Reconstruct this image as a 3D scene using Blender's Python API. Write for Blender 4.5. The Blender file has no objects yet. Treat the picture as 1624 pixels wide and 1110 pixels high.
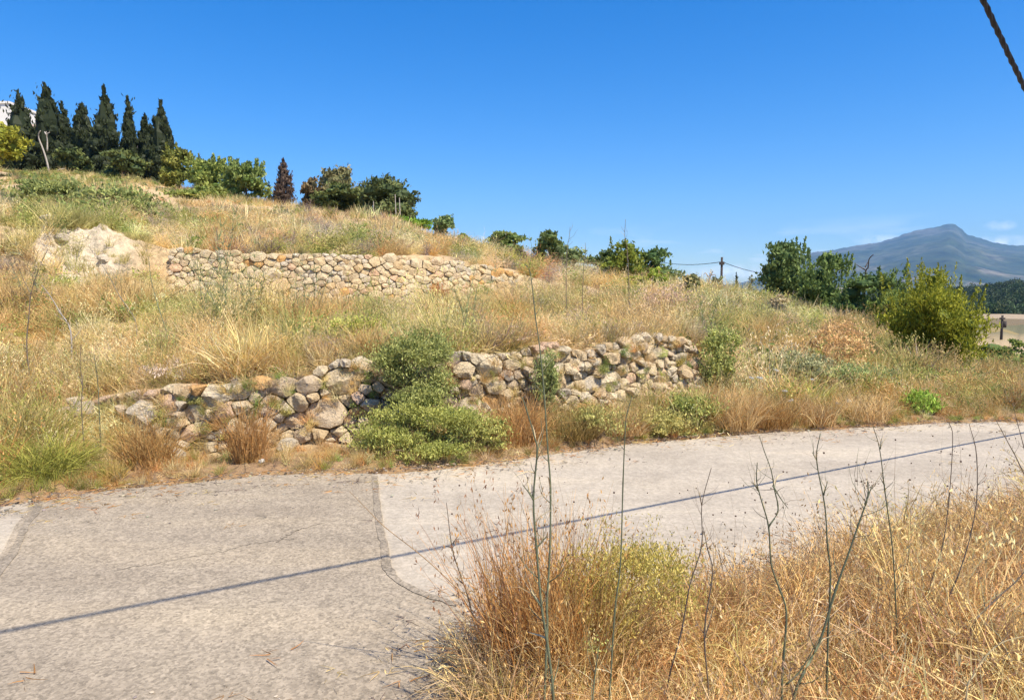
import bpy, math
import numpy as np
from mathutils import Vector

# ------------------------------------------------------------------ camera, sky, sun, exposure
sc = bpy.context.scene
COL = sc.collection
FPX, CX, CY, HZ, CAMH = 1100.0, 812.0, 555.0, 465.0, 1.6
PITCH = math.atan((CY - HZ) / FPX)
cam_d = bpy.data.cameras.new('camera'); cam = bpy.data.objects.new('camera', cam_d); COL.objects.link(cam)
cam.location = (0, 0, CAMH); cam.rotation_euler = (math.pi / 2 - PITCH, 0, 0)
cam_d.sensor_width = 36; cam_d.lens = 36 * FPX / 1624; cam_d.clip_end = 40000; cam_d.clip_start = 0.05
sc.camera = cam
SUN = Vector((0.46, -0.42, 1.0)).normalized()
EL = math.asin(SUN.z); AZ = math.atan2(SUN.x, SUN.y)
world = bpy.data.worlds.new('World'); sc.world = world; world.use_nodes = True
wn = world.node_tree; wn.nodes.clear()
sky = wn.nodes.new('ShaderNodeTexSky'); sky.sky_type = 'NISHITA'; sky.sun_disc = False
sky.sun_elevation = EL; sky.sun_rotation = AZ
sky.altitude = 300; sky.air_density = 1.0; sky.dust_density = 0.6; sky.ozone_density = 5.0
hsv = wn.nodes.new('ShaderNodeHueSaturation'); hsv.inputs['Saturation'].default_value = 1.42; hsv.inputs['Hue'].default_value = .508; hsv.inputs['Value'].default_value = 1.06
wn.links.new(sky.outputs[0], hsv.inputs['Color'])
# low white cloud banks on the horizon
tc = wn.nodes.new('ShaderNodeTexCoord')
sep = wn.nodes.new('ShaderNodeSeparateXYZ'); wn.links.new(tc.outputs['Generated'], sep.inputs[0])
mp = wn.nodes.new('ShaderNodeMapping'); mp.inputs['Scale'].default_value = (7, 7, 34)
mp.inputs['Location'].default_value = (0.35, 0.2, 0.0)
wn.links.new(tc.outputs['Generated'], mp.inputs[0])
nz = wn.nodes.new('ShaderNodeTexNoise'); nz.inputs['Scale'].default_value = 1.0; nz.inputs['Detail'].default_value = 6
wn.links.new(mp.outputs[0], nz.inputs['Vector'])
r1 = wn.nodes.new('ShaderNodeMapRange'); r1.inputs[1].default_value = 0.56; r1.inputs[2].default_value = 0.68
wn.links.new(nz.outputs[0], r1.inputs[0])
r2 = wn.nodes.new('ShaderNodeMapRange'); r2.inputs[1].default_value = 0.025; r2.inputs[2].default_value = 0.10
r2.inputs[3].default_value = 1.0; r2.inputs[4].default_value = 0.0
wn.links.new(sep.outputs['Z'], r2.inputs[0])
mu = wn.nodes.new('ShaderNodeMath'); mu.operation = 'MULTIPLY'
wn.links.new(r1.outputs[0], mu.inputs[0]); wn.links.new(r2.outputs[0], mu.inputs[1])
def cloud(px, py, hw, hh, prev):
    u, v = (px - CX) / FPX, (CY - py) / FPX; c, s = math.cos(PITCH), math.sin(PITCH); d = Vector((u, c + v * s, -s + v * c)).normalized()
    az = math.atan2(d.x, d.y); m = wn.nodes.new('ShaderNodeMapping'); m.vector_type = 'TEXTURE'; m.inputs['Location'].default_value = d; m.inputs['Rotation'].default_value = (0, 0, -az); m.inputs['Scale'].default_value = (hw / FPX, .3, hh / FPX)
    wn.links.new(tc.outputs['Generated'], m.inputs[0]); l = wn.nodes.new('ShaderNodeVectorMath'); l.operation = 'LENGTH'; wn.links.new(m.outputs[0], l.inputs[0])
    r = wn.nodes.new('ShaderNodeMapRange'); r.inputs[1].default_value = 1.0; r.inputs[2].default_value = .1; wn.links.new(l.outputs['Value'], r.inputs[0])
    q = wn.nodes.new('ShaderNodeMath'); q.operation = 'MULTIPLY'; wn.links.new(r.outputs[0], q.inputs[0]); wn.links.new(puff.outputs[0], q.inputs[1])
    a = wn.nodes.new('ShaderNodeMath'); a.operation = 'MAXIMUM'; wn.links.new(prev, a.inputs[0]); wn.links.new(q.outputs[0], a.inputs[1]); return a.outputs[0]
pn_ = wn.nodes.new('ShaderNodeTexNoise'); pn_.inputs['Scale'].default_value = 75; pn_.inputs['Detail'].default_value = 5; wn.links.new(tc.outputs['Generated'], pn_.inputs['Vector'])
puff = wn.nodes.new('ShaderNodeMapRange'); puff.inputs[1].default_value = .30; puff.inputs[2].default_value = .62; wn.links.new(pn_.outputs[0], puff.inputs[0])
cl_out = mu.outputs[0]
for args in ((1587, 386, 46, 12), (1392, 380, 34, 10), (1586, 358, 20, 8), (1165, 432, 85, 14)): cl_out = cloud(*args, cl_out)
mx = wn.nodes.new('ShaderNodeMix'); mx.data_type = 'RGBA'
wn.links.new(cl_out, mx.inputs[0]); wn.links.new(hsv.outputs[0], mx.inputs[6]); mx.inputs[7].default_value = (7.5, 8.2, 9.2, 1)
bg = wn.nodes.new('ShaderNodeBackground'); bg.inputs[1].default_value = 0.112
wn.links.new(mx.outputs[2], bg.inputs[0])
wo = wn.nodes.new('ShaderNodeOutputWorld'); wn.links.new(bg.outputs[0], wo.inputs[0])
sun_d = bpy.data.lights.new('sun', 'SUN'); sun_d.energy = 4.9; sun_d.angle = math.radians(0.5); sun_d.color = (1, 0.91, 0.75)
sun = bpy.data.objects.new('sun', sun_d); COL.objects.link(sun)
sun.rotation_euler = SUN.to_track_quat('Z', 'Y').to_euler(); sun.location = (20, -10, 40)
vs = sc.view_settings; vs.view_transform = 'Standard'; vs.look = 'None'; vs.gamma = 1.0; vs.use_curve_mapping = False
vs.exposure = 0.76
cy = sc.cycles
cy.max_bounces = 6; cy.diffuse_bounces = 3; cy.glossy_bounces = 2; cy.transmission_bounces = 4; cy.transparent_max_bounces = 6
cy.volume_bounces = 0

# ------------------------------------------------------------------ helpers
RNG = np.random.default_rng(11)
def U(a, b, n=None): return RNG.uniform(a, b, n)

def ray(px, py):
    u = (np.asarray(px, float) - CX) / FPX; v = (CY - np.asarray(py, float)) / FPX
    c, s = math.cos(PITCH), math.sin(PITCH)
    return u, c + v * s, -s + v * c
def at(px, py, Y):                       # the place at distance Y seen at that picture position
    u, yy, zz = ray(px, py)
    k = Y / yy
    return np.stack(np.broadcast_arrays(u * k, Y, CAMH + zz * k), -1)
def ground_at(px, py):                   # where that ray meets the level of the road
    u, yy, zz = ray(px, py)
    k = -CAMH / zz
    return np.stack([u * k, yy * k, 0 * k], -1)
TX = lambda px: (px - CX) / FPX

def hash2(ix, iy, seed):
    h = (ix.astype(np.int64) * 374761393 + iy.astype(np.int64) * 668265263 + seed * 974711) & 0x7fffffff
    h = ((h ^ (h >> 13)) * 1274126177) & 0x7fffffff
    return ((h ^ (h >> 16)) & 0xffff) / 65535.0
def vnoise(x, y, seed=0):
    x = np.asarray(x, float); y = np.asarray(y, float)
    ix, iy = np.floor(x), np.floor(y); fx, fy = x - ix, y - iy
    fx = fx * fx * (3 - 2 * fx); fy = fy * fy * (3 - 2 * fy)
    a, b = hash2(ix, iy, seed), hash2(ix + 1, iy, seed)
    c, d = hash2(ix, iy + 1, seed), hash2(ix + 1, iy + 1, seed)
    return (a * (1 - fx) + b * fx) * (1 - fy) + (c * (1 - fx) + d * fx) * fy
def fbm(x, y, seed=0, o=4):
    s, a, t = 0, 1.0, 0
    for i in range(o):
        s = s + a * vnoise(np.asarray(x) * 2 ** i, np.asarray(y) * 2 ** i, seed + i * 17); t += a; a *= .5
    return s / t

def mesh_np(name, V, F, mat=None, C=None, smooth=False):
    """V (n,3); F list of (m,k) int arrays; C (n,3) point colours"""
    me = bpy.data.meshes.new(name)
    V = np.asarray(V, np.float32)
    if not isinstance(F, list): F = [F]
    F = [np.asarray(f, np.int32) for f in F if len(f)]
    me.vertices.add(len(V)); me.vertices.foreach_set('co', V.ravel())
    if F:
        loops = np.concatenate([f.ravel() for f in F])
        tot = np.concatenate([np.full(len(f), f.shape[1], np.int32) for f in F])
        st = np.concatenate([[0], np.cumsum(tot)[:-1]]).astype(np.int32)
        me.loops.add(len(loops)); me.loops.foreach_set('vertex_index', loops)
        me.polygons.add(len(tot)); me.polygons.foreach_set('loop_start', st)
        me.polygons.foreach_set('use_smooth', np.full(len(tot), bool(smooth)))
    me.update(calc_edges=True)
    if C is not None:
        a = me.attributes.new('Col', 'FLOAT_COLOR', 'POINT')
        cc = np.ones((len(V), 4), np.float32); cc[:, :3] = C
        a.data.foreach_set('color', cc.ravel())
    if mat: me.materials.append(mat)
    return me
def link(name, data, parent=None, loc=None):
    o = bpy.data.objects.new(name, data); COL.objects.link(o)
    if parent: o.parent = parent
    if loc is not None: o.location = loc
    return o
def tag(o, label=None, cat=None, group=None, kind=None):
    if label: o['label'] = label
    if cat: o['category'] = cat
    if group: o['group'] = group
    if kind: o['kind'] = kind
    return o
def empty(name, loc, label, cat, group=None):
    o = link(name, None, loc=loc); o.empty_display_size = .2
    return tag(o, label, cat, group)
class Geo:
    def __init__(s): s.V, s.F, s.C, s.n = [], {}, [], 0
    def add(s, V, F, C=None):
        V = np.asarray(V, float).reshape(-1, 3)
        F = F if isinstance(F, list) else [F]
        for f in F:
            f = np.asarray(f, int)
            if len(f): s.F.setdefault(f.shape[1], []).append(f + s.n)
        s.V.append(V)
        C = np.broadcast_to(np.asarray(C if C is not None else (1, 1, 1), float), V.shape)
        s.C.append(C); s.n += len(V)
    def mesh(s, name, mat, smooth=False):
        return mesh_np(name, np.concatenate(s.V), [np.concatenate(f) for f in s.F.values()], mat, np.concatenate(s.C), smooth)
def box(g, a, b, C=None):
    x0, y0, z0 = a; x1, y1, z1 = b
    V = [(x0, y0, z0), (x1, y0, z0), (x1, y1, z0), (x0, y1, z0), (x0, y0, z1), (x1, y0, z1), (x1, y1, z1), (x0, y1, z1)]
    g.add(V, [[(0, 3, 2, 1), (4, 5, 6, 7), (0, 1, 5, 4), (1, 2, 6, 5), (2, 3, 7, 6), (3, 0, 4, 7)]], C)
def tube(g, P, R, n=6, C=None):
    P = np.asarray(P, float); R = np.broadcast_to(np.asarray(R, float), (len(P),))
    T = np.gradient(P, axis=0); T /= np.linalg.norm(T, axis=1)[:, None] + 1e-9
    ref = np.where(np.abs(T[:, 2:3]) > .9, np.array([[1., 0, 0]]), np.array([[0, 0, 1.]]))
    A = np.cross(T, ref); A /= np.linalg.norm(A, axis=1)[:, None] + 1e-9
    B = np.cross(T, A)
    th = np.arange(n) * 2 * math.pi / n
    V = P[:, None] + R[:, None, None] * (A[:, None] * np.cos(th)[None, :, None] + B[:, None] * np.sin(th)[None, :, None])
    k = len(P); i = np.arange(k - 1)[:, None] * n; j = np.arange(n)[None]; j2 = (j + 1) % n
    F = np.stack([i + j, i + j2, i + n + j2, i + n + j], -1).reshape(-1, 4)
    caps = np.array([list(range(n))[::-1], list(range((k - 1) * n, k * n))])
    if C is not None:
        C = np.asarray(C, float)
        if C.ndim == 2 and len(C) == len(P): C = np.repeat(C, n, axis=0)
    g.add(V.reshape(-1, 3), [F, caps], C)
def smooth_line(P, n=4):
    P = np.asarray(P, float); k = len(P)
    if k < 3: f = np.linspace(0, 1, n + 1)[:, None]; return P[0] * (1 - f) + P[-1] * f
    Q = np.concatenate([[2 * P[0] - P[1]], P, [2 * P[-1] - P[-2]]]); out = []
    for i in range(1, k):
        p0, p1, p2, p3 = Q[i - 1], Q[i], Q[i + 1], Q[i + 2]
        for t in np.arange(n) / n:
            out.append(.5 * (2 * p1 + (p2 - p0) * t + (2 * p0 - 5 * p1 + 4 * p2 - p3) * t * t + (3 * p1 - p0 - 3 * p2 + p3) * t ** 3))
    out.append(P[-1]); return np.array(out)
def norm(v): return v / (np.linalg.norm(v, axis=-1, keepdims=True) + 1e-9)
def strips(g, P, W, C):
    """P (n,k,3) centre lines, W (n,k) widths, C (n,3)"""
    n, k, _ = P.shape
    T = norm(np.gradient(P, axis=1))
    r = norm(RNG.normal(size=(n, 1, 3)))
    S = norm(np.cross(T, np.broadcast_to(r, T.shape))) * np.broadcast_to(W, P.shape[:2])[..., None] * .5
    V = np.stack([P - S, P + S], 2)                      # n,k,2,3
    b = np.arange(n)[:, None] * k * 2 + np.arange(k - 1)[None] * 2
    F = np.stack([b, b + 1, b + 3, b + 2], -1).reshape(-1, 4)
    g.add(V.reshape(-1, 3), F, np.repeat(C, 2 * k, axis=0))
def blades(g, base, d, L, bend, w, C, k=4, kink=0.0):
    """curved tapering blades. base (n,3), d (n,3) start directions, L lengths, bend = droop, w widths"""
    n = len(base); d = norm(d)
    out = d.copy(); out[:, 2] = 0
    out = norm(out + 1e-4)
    P = np.zeros((n, k, 3)); P[:, 0] = base; cur = d.copy()
    st = (L / (k - 1))[:, None]
    for i in range(1, k):
        P[:, i] = P[:, i - 1] + cur * st
        cur = norm(cur + (out * .55 - np.array([0, 0, 1.]) * .8) * (np.asarray(bend).reshape(-1, 1)) * i / k + kink * RNG.normal(size=(n, 3)))
    tap = 1 - (np.arange(k) / (k - 1)) ** 1.6 * .85
    strips(g, P, np.asarray(w).reshape(-1, 1) * tap[None], C)
    return P
def leaves(g, P, size, C, up=.3, aspect=.45, nrm=None):
    n = len(P); size = np.broadcast_to(np.asarray(size, float), (n,))
    a = RNG.normal(size=(n, 3)); a[:, 2] += up * 2
    if nrm is not None: a += nrm * .9
    a = norm(a); b = norm(np.cross(a, RNG.normal(size=(n, 3))))
    c = np.cross(a, b)
    l = (size * .5)[:, None]; w = l * aspect
    V = np.stack([P - a * l, P + b * w + c * w * .35, P + a * l, P - b * w + c * w * .35], 1).reshape(-1, 3)
    g.add(V, np.arange(4 * n).reshape(-1, 4), np.repeat(C, 4, axis=0))
def mixc(c1, c2, n, jit=.12):
    t = RNG.random((n, 1)); c = np.asarray(c1) * (1 - t) + np.asarray(c2) * t
    return np.clip(c * (1 + jit * RNG.normal(size=(n, 1))), .004, .95)

# ------------------------------------------------------------------ materials
def mat_base(name):
    m = bpy.data.materials.new(name); m.use_nodes = True
    nt = m.node_tree; b = nt.nodes['Principled BSDF']; b.inputs['Roughness'].default_value = .85
    b.inputs['Specular IOR Level'].default_value = .25
    return m, nt, b
def N(nt, t, **kw):
    n = nt.nodes.new(t)
    for k, v in kw.items():
        if k in n.inputs: n.inputs[k].default_value = v
        else: setattr(n, k, v)
    return n
def mixrgb(nt, blend, fac, a, b):
    m = nt.nodes.new('ShaderNodeMix'); m.data_type = 'RGBA'; m.blend_type = blend
    for s, v in ((m.inputs[0], fac), (m.inputs[6], a), (m.inputs[7], b)):
        if hasattr(v, 'links'): nt.links.new(v, s)
        elif isinstance(v, (tuple, list)): s.default_value = (*v, 1) if len(v) == 3 else v
        else: s.default_value = v
    return m.outputs[2]
def ramp(nt, src, stops):
    r = nt.nodes.new('ShaderNodeValToRGB'); e = r.color_ramp.elements
    while len(e) < len(stops): e.new(.5)
    for q, (p, c) in zip(e, stops):
        q.position = p; q.color = (*c, 1) if isinstance(c, (tuple, list)) else (c, c, c, 1)
    nt.links.new(src, r.inputs[0]); return r.outputs[0]
def bump(nt, src, b, strength=.4, dist=.02):
    n = nt.nodes.new('ShaderNodeBump'); n.inputs['Strength'].default_value = strength; n.inputs['Distance'].default_value = dist
    nt.links.new(src, n.inputs['Height']); nt.links.new(n.outputs[0], b.inputs['Normal'])
def foliage_mat(name, instanced, transl=.3, rough=.6):
    m, nt, b = mat_base(name)
    b.inputs['Roughness'].default_value = rough; b.inputs['Specular IOR Level'].default_value = .2
    a = N(nt, 'ShaderNodeAttribute', attribute_name='Col'); c = a.outputs['Color']
    if instanced:
        t = N(nt, 'ShaderNodeAttribute', attribute_name='tint', attribute_type='INSTANCER')
        c = mixrgb(nt, 'MULTIPLY', 1.0, c, t.outputs['Color'])
    nt.links.new(c, b.inputs['Base Color'])
    tr = N(nt, 'ShaderNodeBsdfTranslucent'); nt.links.new(c, tr.inputs['Color'])
    ms = N(nt, 'ShaderNodeMixShader'); ms.inputs[0].default_value = transl
    nt.links.new(b.outputs[0], ms.inputs[1]); nt.links.new(tr.outputs[0], ms.inputs[2])
    nt.links.new(ms.outputs[0], nt.nodes['Material Output'].inputs['Surface'])
    return m
M_INST = foliage_mat('scattered_plants', True, .3)
M_LEAF = foliage_mat('leaf', False, .32)
M_DARK = foliage_mat('conifer_leaf', False, .12)
def flat_mat(name, c, rough=.8, scale=8, amt=.25, bstr=.3, bdist=.01):
    m, nt, b = mat_base(name); b.inputs['Roughness'].default_value = rough
    g = N(nt, 'ShaderNodeTexCoord'); n = N(nt, 'ShaderNodeTexNoise', Scale=scale, Detail=6.0)
    nt.links.new(g.outputs['Object'], n.inputs['Vector'])
    lo = tuple(x * (1 - amt) for x in c); hi = tuple(min(1, x * (1 + amt)) for x in c)
    nt.links.new(ramp(nt, n.outputs[0], [(.3, lo), (.7, hi)]), b.inputs['Base Color'])
    bump(nt, n.outputs[0], b, bstr, bdist); return m
M_BARK = flat_mat('bark', (.13, .10, .075), .9, 14, .45, .8, .03)
M_PALEWOOD = flat_mat('bleached_wood', (.42, .37, .31), .8, 20, .3)
def vcol_mat(name, scale=30., amt=.35, rough=.9, bstr=.6, bdist=.02):
    m, nt, b = mat_base(name); b.inputs['Roughness'].default_value = rough
    a = N(nt, 'ShaderNodeAttribute', attribute_name='Col')
    g = N(nt, 'ShaderNodeTexCoord'); n = N(nt, 'ShaderNodeTexNoise', Scale=scale, Detail=8.0, Roughness=.65)
    nt.links.new(g.outputs['Object'], n.inputs['Vector'])
    v = ramp(nt, n.outputs[0], [(.3, 1 - amt), (.72, 1 + amt * .5)])
    nt.links.new(mixrgb(nt, 'MULTIPLY', 1.0, a.outputs['Color'], v), b.inputs['Base Color'])
    bump(nt, n.outputs[0], b, bstr, bdist); return m
M_SOIL = vcol_mat('dry_soil', 9., .45, .95, .9, .06)
M_STALK = vcol_mat('plant_stalk', 60., .3, .6, .1, .002)
def stone_mat():
    m, nt, b = mat_base('limestone'); b.inputs['Roughness'].default_value = .92
    oi = N(nt, 'ShaderNodeObjectInfo'); g = N(nt, 'ShaderNodeTexCoord')
    ad = N(nt, 'ShaderNodeVectorMath', operation='ADD'); nt.links.new(g.outputs['Object'], ad.inputs[0]); nt.links.new(oi.outputs['Location'], ad.inputs[1])
    n1 = N(nt, 'ShaderNodeTexNoise', Scale=7.0, Detail=8.0, Roughness=.65); nt.links.new(ad.outputs[0], n1.inputs['Vector'])
    n2 = N(nt, 'ShaderNodeTexNoise', Scale=38.0, Detail=6.0, Roughness=.7); nt.links.new(ad.outputs[0], n2.inputs['Vector'])
    c = mixrgb(nt, 'MULTIPLY', 1.0, oi.outputs['Color'], ramp(nt, n1.outputs[0], [(.28, (.72, .68, .62)), (.46, (.97, .95, .92)), (.56, (1.0, 1.0, 1.0)), (.75, (1.22, 1.16, 1.05))]))
    c = mixrgb(nt, 'MULTIPLY', .8, c, ramp(nt, n2.outputs[0], [(.33, (.72, .69, .66)), (.5, (1, 1, 1)), (.8, (1.1, 1.1, 1.08))]))
    nt.links.new(c, b.inputs['Base Color'])
    ma = N(nt, 'ShaderNodeMath', operation='ADD'); nt.links.new(n1.outputs[0], ma.inputs[0]); nt.links.new(n2.outputs[0], ma.inputs[1])
    bump(nt, ma.outputs[0], b, 1.0, .05); return m
M_STONE = stone_mat()
def road_mat(name, c, agg_scale, agg_amt, bstr):
    m, nt, b = mat_base(name); b.inputs['Roughness'].default_value = .9
    g = N(nt, 'ShaderNodeTexCoord')
    big = N(nt, 'ShaderNodeTexNoise', Scale=1.1, Detail=5.0, Roughness=.6); nt.links.new(g.outputs['Object'], big.inputs['Vector'])
    mid = N(nt, 'ShaderNodeTexNoise', Scale=9.0, Detail=6.0, Roughness=.7); nt.links.new(g.outputs['Object'], mid.inputs['Vector'])
    vo = N(nt, 'ShaderNodeTexVoronoi', Scale=agg_scale); nt.links.new(g.outputs['Object'], vo.inputs['Vector'])
    fine = N(nt, 'ShaderNodeTexNoise', Scale=agg_scale * .55, Detail=4.0, Roughness=.8); nt.links.new(g.outputs['Object'], fine.inputs['Vector'])
    sv = N(nt, 'ShaderNodeSeparateColor'); nt.links.new(vo.outputs['Color'], sv.inputs[0])
    col = mixrgb(nt, 'MULTIPLY', 1.0, c, ramp(nt, big.outputs[0], [(.3, (.88, .86, .84)), (.5, (1.0, .985, .97)), (.7, (1.1, 1.085, 1.05))]))
    col = mixrgb(nt, 'MULTIPLY', 1.0, col, ramp(nt, mid.outputs[0], [(.3, .84), (.7, 1.1)]))
    col = mixrgb(nt, 'MULTIPLY', 1.0, col, ramp(nt, sv.outputs[0], [(0, 1 - agg_amt), (.5, 1), (1, 1 + agg_amt)]))
    col = mixrgb(nt, 'MULTIPLY', 1.0, col, ramp(nt, fine.outputs[0], [(.34, 1 - agg_amt * 1.3), (.5, 1.02)]))
    mpg = N(nt, 'ShaderNodeMapping'); mpg.inputs['Rotation'].default_value = (0, 0, -.42); mpg.inputs['Scale'].default_value = (.25, 1.7, 1); mpg.inputs['Location'].default_value = (3.3, 7.25, 0); nt.links.new(g.outputs['Object'], mpg.inputs[0])
    trk = N(nt, 'ShaderNodeTexNoise', Scale=1.0, Detail=5.0, Roughness=.6); nt.links.new(mpg.outputs[0], trk.inputs['Vector'])
    col = mixrgb(nt, 'MULTIPLY', 1.0, col, ramp(nt, trk.outputs[0], [(.36, (.92, .915, .91)), (.5, (1.0, 1.0, 1.0)), (.62, (1.10, 1.09, 1.06))]))
    nt.links.new(col, b.inputs['Base Color'])
    ma = N(nt, 'ShaderNodeMath', operation='ADD'); nt.links.new(fine.outputs[0], ma.inputs[0]); nt.links.new(vo.outputs['Distance'], ma.inputs[1])
    bump(nt, ma.outputs[0], b, bstr, .006); return m
M_CONC = road_mat('old_concrete', (.40, .35, .28), 55., .12, .08)
M_ASPH = road_mat('worn_asphalt', (.315, .264, .198), 75., .25, .16)
M_EDGE = road_mat('asphalt_edge', (.268, .226, .172), 70., .3, .3)
M_CABLE = flat_mat('black_cable', (.022, .024, .034), .5, 20, .2)
M_WHITE = flat_mat('white_render', (.78, .74, .68), .8, 3, .06, .1)
M_ROOF = flat_mat('roof_tile', (.36, .25, .19), .85, 5, .25)
M_GLASS = flat_mat('window_glass', (.04, .05, .06), .15, 2, .1, 0)
M_POLE = flat_mat('tarred_pole', (.055, .045, .04), .8, 15, .3)

# ------------------------------------------------------------------ terrain
# px: road near/far Y, lower step (base, top), upper step (base, top), slope, crest, beyond
def zz(px, py, Y): return float(at(px, py, Y)[2])
COLS = []
def column(px, rn, rf, LB, LT, UB, UT, S1, CR, B1, B2):
    t = TX(px); pts = [(.03, .05), (max(rn - .25, .06), .06), (rn, -.04), (rf, -.04), (rf + .12, .05)]
    for Y, py in (LB, LT, UB, UT, S1, CR): pts.append((Y, zz(px, py, Y)))
    pts += [B1, B2]
    COLS.append((t, pts))
lt = lambda Y: Y + .28
column(-2600, .5, 3.1, (4.6, 640), (5.0, 600), (11, 430), (12, 350), (24, 300), (45, 260), (70, 12), (300, 0))
column(-900, .6, 4.0, (5.4, 660), (5.8, 625), (13, 430), (14, 350), (27, 310), (50, 268), (75, 12), (300, 0))
column(0, 1.1, 5.25, (6.8, 690), (7.2, 650), (15, 445), (16, 360), (30, 318), (55, 274), (80, 12), (300, 0))
column(90, 1.2, 5.45, (7.25, 690), (lt(7.25), 645), (15.2, 447), (16, 355), (30, 322), (56, 278), (80, 11.8), (300, 0))
column(200, 1.35, 5.7, (7.15, 680), (lt(7.15), 622), (15.8, 448), (16.4, 365), (30, 332), (57, 288), (80, 11.5), (300, 0))
column(270, 1.4, 5.85, (7.05, 715), (lt(7.05), 614), (16.8, 462), (17.1, 397), (30, 345), (57, 297), (80, 10.5), (300, 0))
column(350, 1.55, 6.0, (7.0, 722), (lt(7.0), 604), (16.85, 468), (17.15, 401), (30, 352), (56, 306), (80, 9), (300, 0))
column(450, 1.7, 6.15, (7.05, 705), (lt(7.05), 590), (17., 476), (17.3, 406), (30, 362), (50, 326), (75, 7), (300, -4))
column(550, 1.8, 6.2, (7.15, 700), (lt(7.15), 575), (17.2, 482), (17.5, 408), (29, 371), (45, 338), (70, 5), (300, -6))
column(640, 2.0, 6.27, (7.3, 698), (lt(7.3), 571), (17.7, 484), (18., 410), (28, 384), (40, 362), (65, 3.5), (300, -8))
column(740, 2.95, 6.4, (7.6, 685), (lt(7.6), 564), (18.6, 482), (18.9, 418), (26.5, 402), (35, 390), (60, 2), (300, -8))
column(830, 3.45, 6.7, (7.95, 668), (lt(7.95), 560), (20., 476), (20.3, 434), (26.5, 418), (32, 410), (55, 1.5), (300, -8))
column(900, 3.5, 7.0, (8.2, 662), (lt(8.2), 557), (19.5, 480), (20.5, 458), (26, 440), (31, 425), (50, 1), (300, -8))
column(1000, 3.5, 7.4, (8.75, 655), (lt(8.75), 548), (18., 500), (19., 482), (25, 462), (31, 447), (50, 0), (300, -8))
column(1045, 3.5, 7.52, (9.05, 652), (lt(9.05), 537), (18., 506), (19., 490), (25, 470), (31, 455), (50, -.2), (300, -8))
column(1110, 3.55, 7.7, (9.75, 622), (lt(9.75), 555), (18., 512), (19., 498), (25, 480), (31, 466), (50, -.3), (300, -8))
column(1160, 3.62, 7.83, (9.4, 640), (10.2, 590), (18., 520), (19., 508), (25, 488), (31, 473), (50, -.4), (300, -8))
column(1210, 3.72, 7.95, (9.4, 645), (10.4, 600), (17., 530), (18., 520), (24, 496), (30, 482), (48, -.6), (300, -8))
column(1300, 3.95, 8.15, (9.5, 648), (10.5, 608), (15., 560), (16., 548), (20, 522), (25, 508), (40, -1), (300, -8))
column(1400, 4.25, 8.38, (9.6, 650), (10.5, 612), (13., 582), (14., 570), (17, 548), (20, 540), (33, -1.5), (300, -8))
column(1480, 4.5, 8.6, (9.6, 652), (10.3, 630), (11.5, 617), (12.2, 608), (14., 598), (16, 594), (28, -2), (300, -8))
column(1560, 4.75, 8.65, (9.5, 658), (10, 645), (10.8, 636), (11.6, 633), (13, 625), (16, 604), (40, -3.4), (300, -8))
column(1624, 4.95, 8.72, (9.5, 660), (10, 650), (10.8, 643), (11.6, 640), (13, 630), (16, 610), (40, -3.6), (300, -8))
column(1900, 5.9, 8.9, (9.8, 660), (10.3, 652), (11.2, 645), (12, 640), (14, 628), (18, 605), (40, -3.8), (300, -8))
column(3600, 9., 11.0, (12, 620), (12.5, 615), (13.5, 610), (14.5, 605), (17, 590), (22, 570), (45, -4), (300, -8))
CT = np.array([c[0] for c in COLS]); CYS = np.array([[p[0] for p in c[1]] for c in COLS]); CZS = np.array([[p[1] for p in c[1]] for c in COLS])
NK = CYS.shape[1]
def prof(t):
    Ys = np.stack([np.interp(t, CT, CYS[:, k]) for k in range(NK)], -1)
    Zs = np.stack([np.interp(t, CT, CZS[:, k]) for k in range(NK)], -1)
    return Ys, Zs
def rough(x, y):
    a = np.clip((y - 5.) / 8, 0, 1) * .22 + .03
    return (fbm(x * .9 + 3, y * .9, 5) - .5) * a * 1.6 + (fbm(x * .12, y * .12, 9) - .5) * np.clip((y - 18) / 20, 0, 1) * 1.2
def eroded(x, y):
    px = CX + x / np.maximum(y, .05) * FPX
    m = np.clip(1.3 - ((px - 130) / 110) ** 2, 0, 1) * np.clip(1.2 - ((y - 15.6) / 1.8) ** 2, 0, 1)
    return m * ((fbm(x * 2.2, y * 2.2, 66, 6) - .5) * .9 + (np.abs(fbm(x * 4, y * 1.2, 67, 3) - .5)) * -.4)
def H(x, y):
    x = np.asarray(x, float); y = np.maximum(np.asarray(y, float), .05)
    Ys, Zs = prof(x / y)
    z = Zs[..., 0].copy()
    for k in range(NK - 1):
        f = np.clip((y - Ys[..., k]) / np.maximum(Ys[..., k + 1] - Ys[..., k], 1e-3), 0, 1)
        z = np.where(y >= Ys[..., k], Zs[..., k] + (Zs[..., k + 1] - Zs[..., k]) * f, z)
    on = ((y > Ys[..., 2]) & (y < Ys[..., 3]))
    return z + np.where(on, 0, rough(x, y) + eroded(x, y))
def road_edges(x, y):
    Ys, _ = prof(x / np.maximum(y, .05)); return Ys[..., 2], Ys[..., 3]

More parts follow.
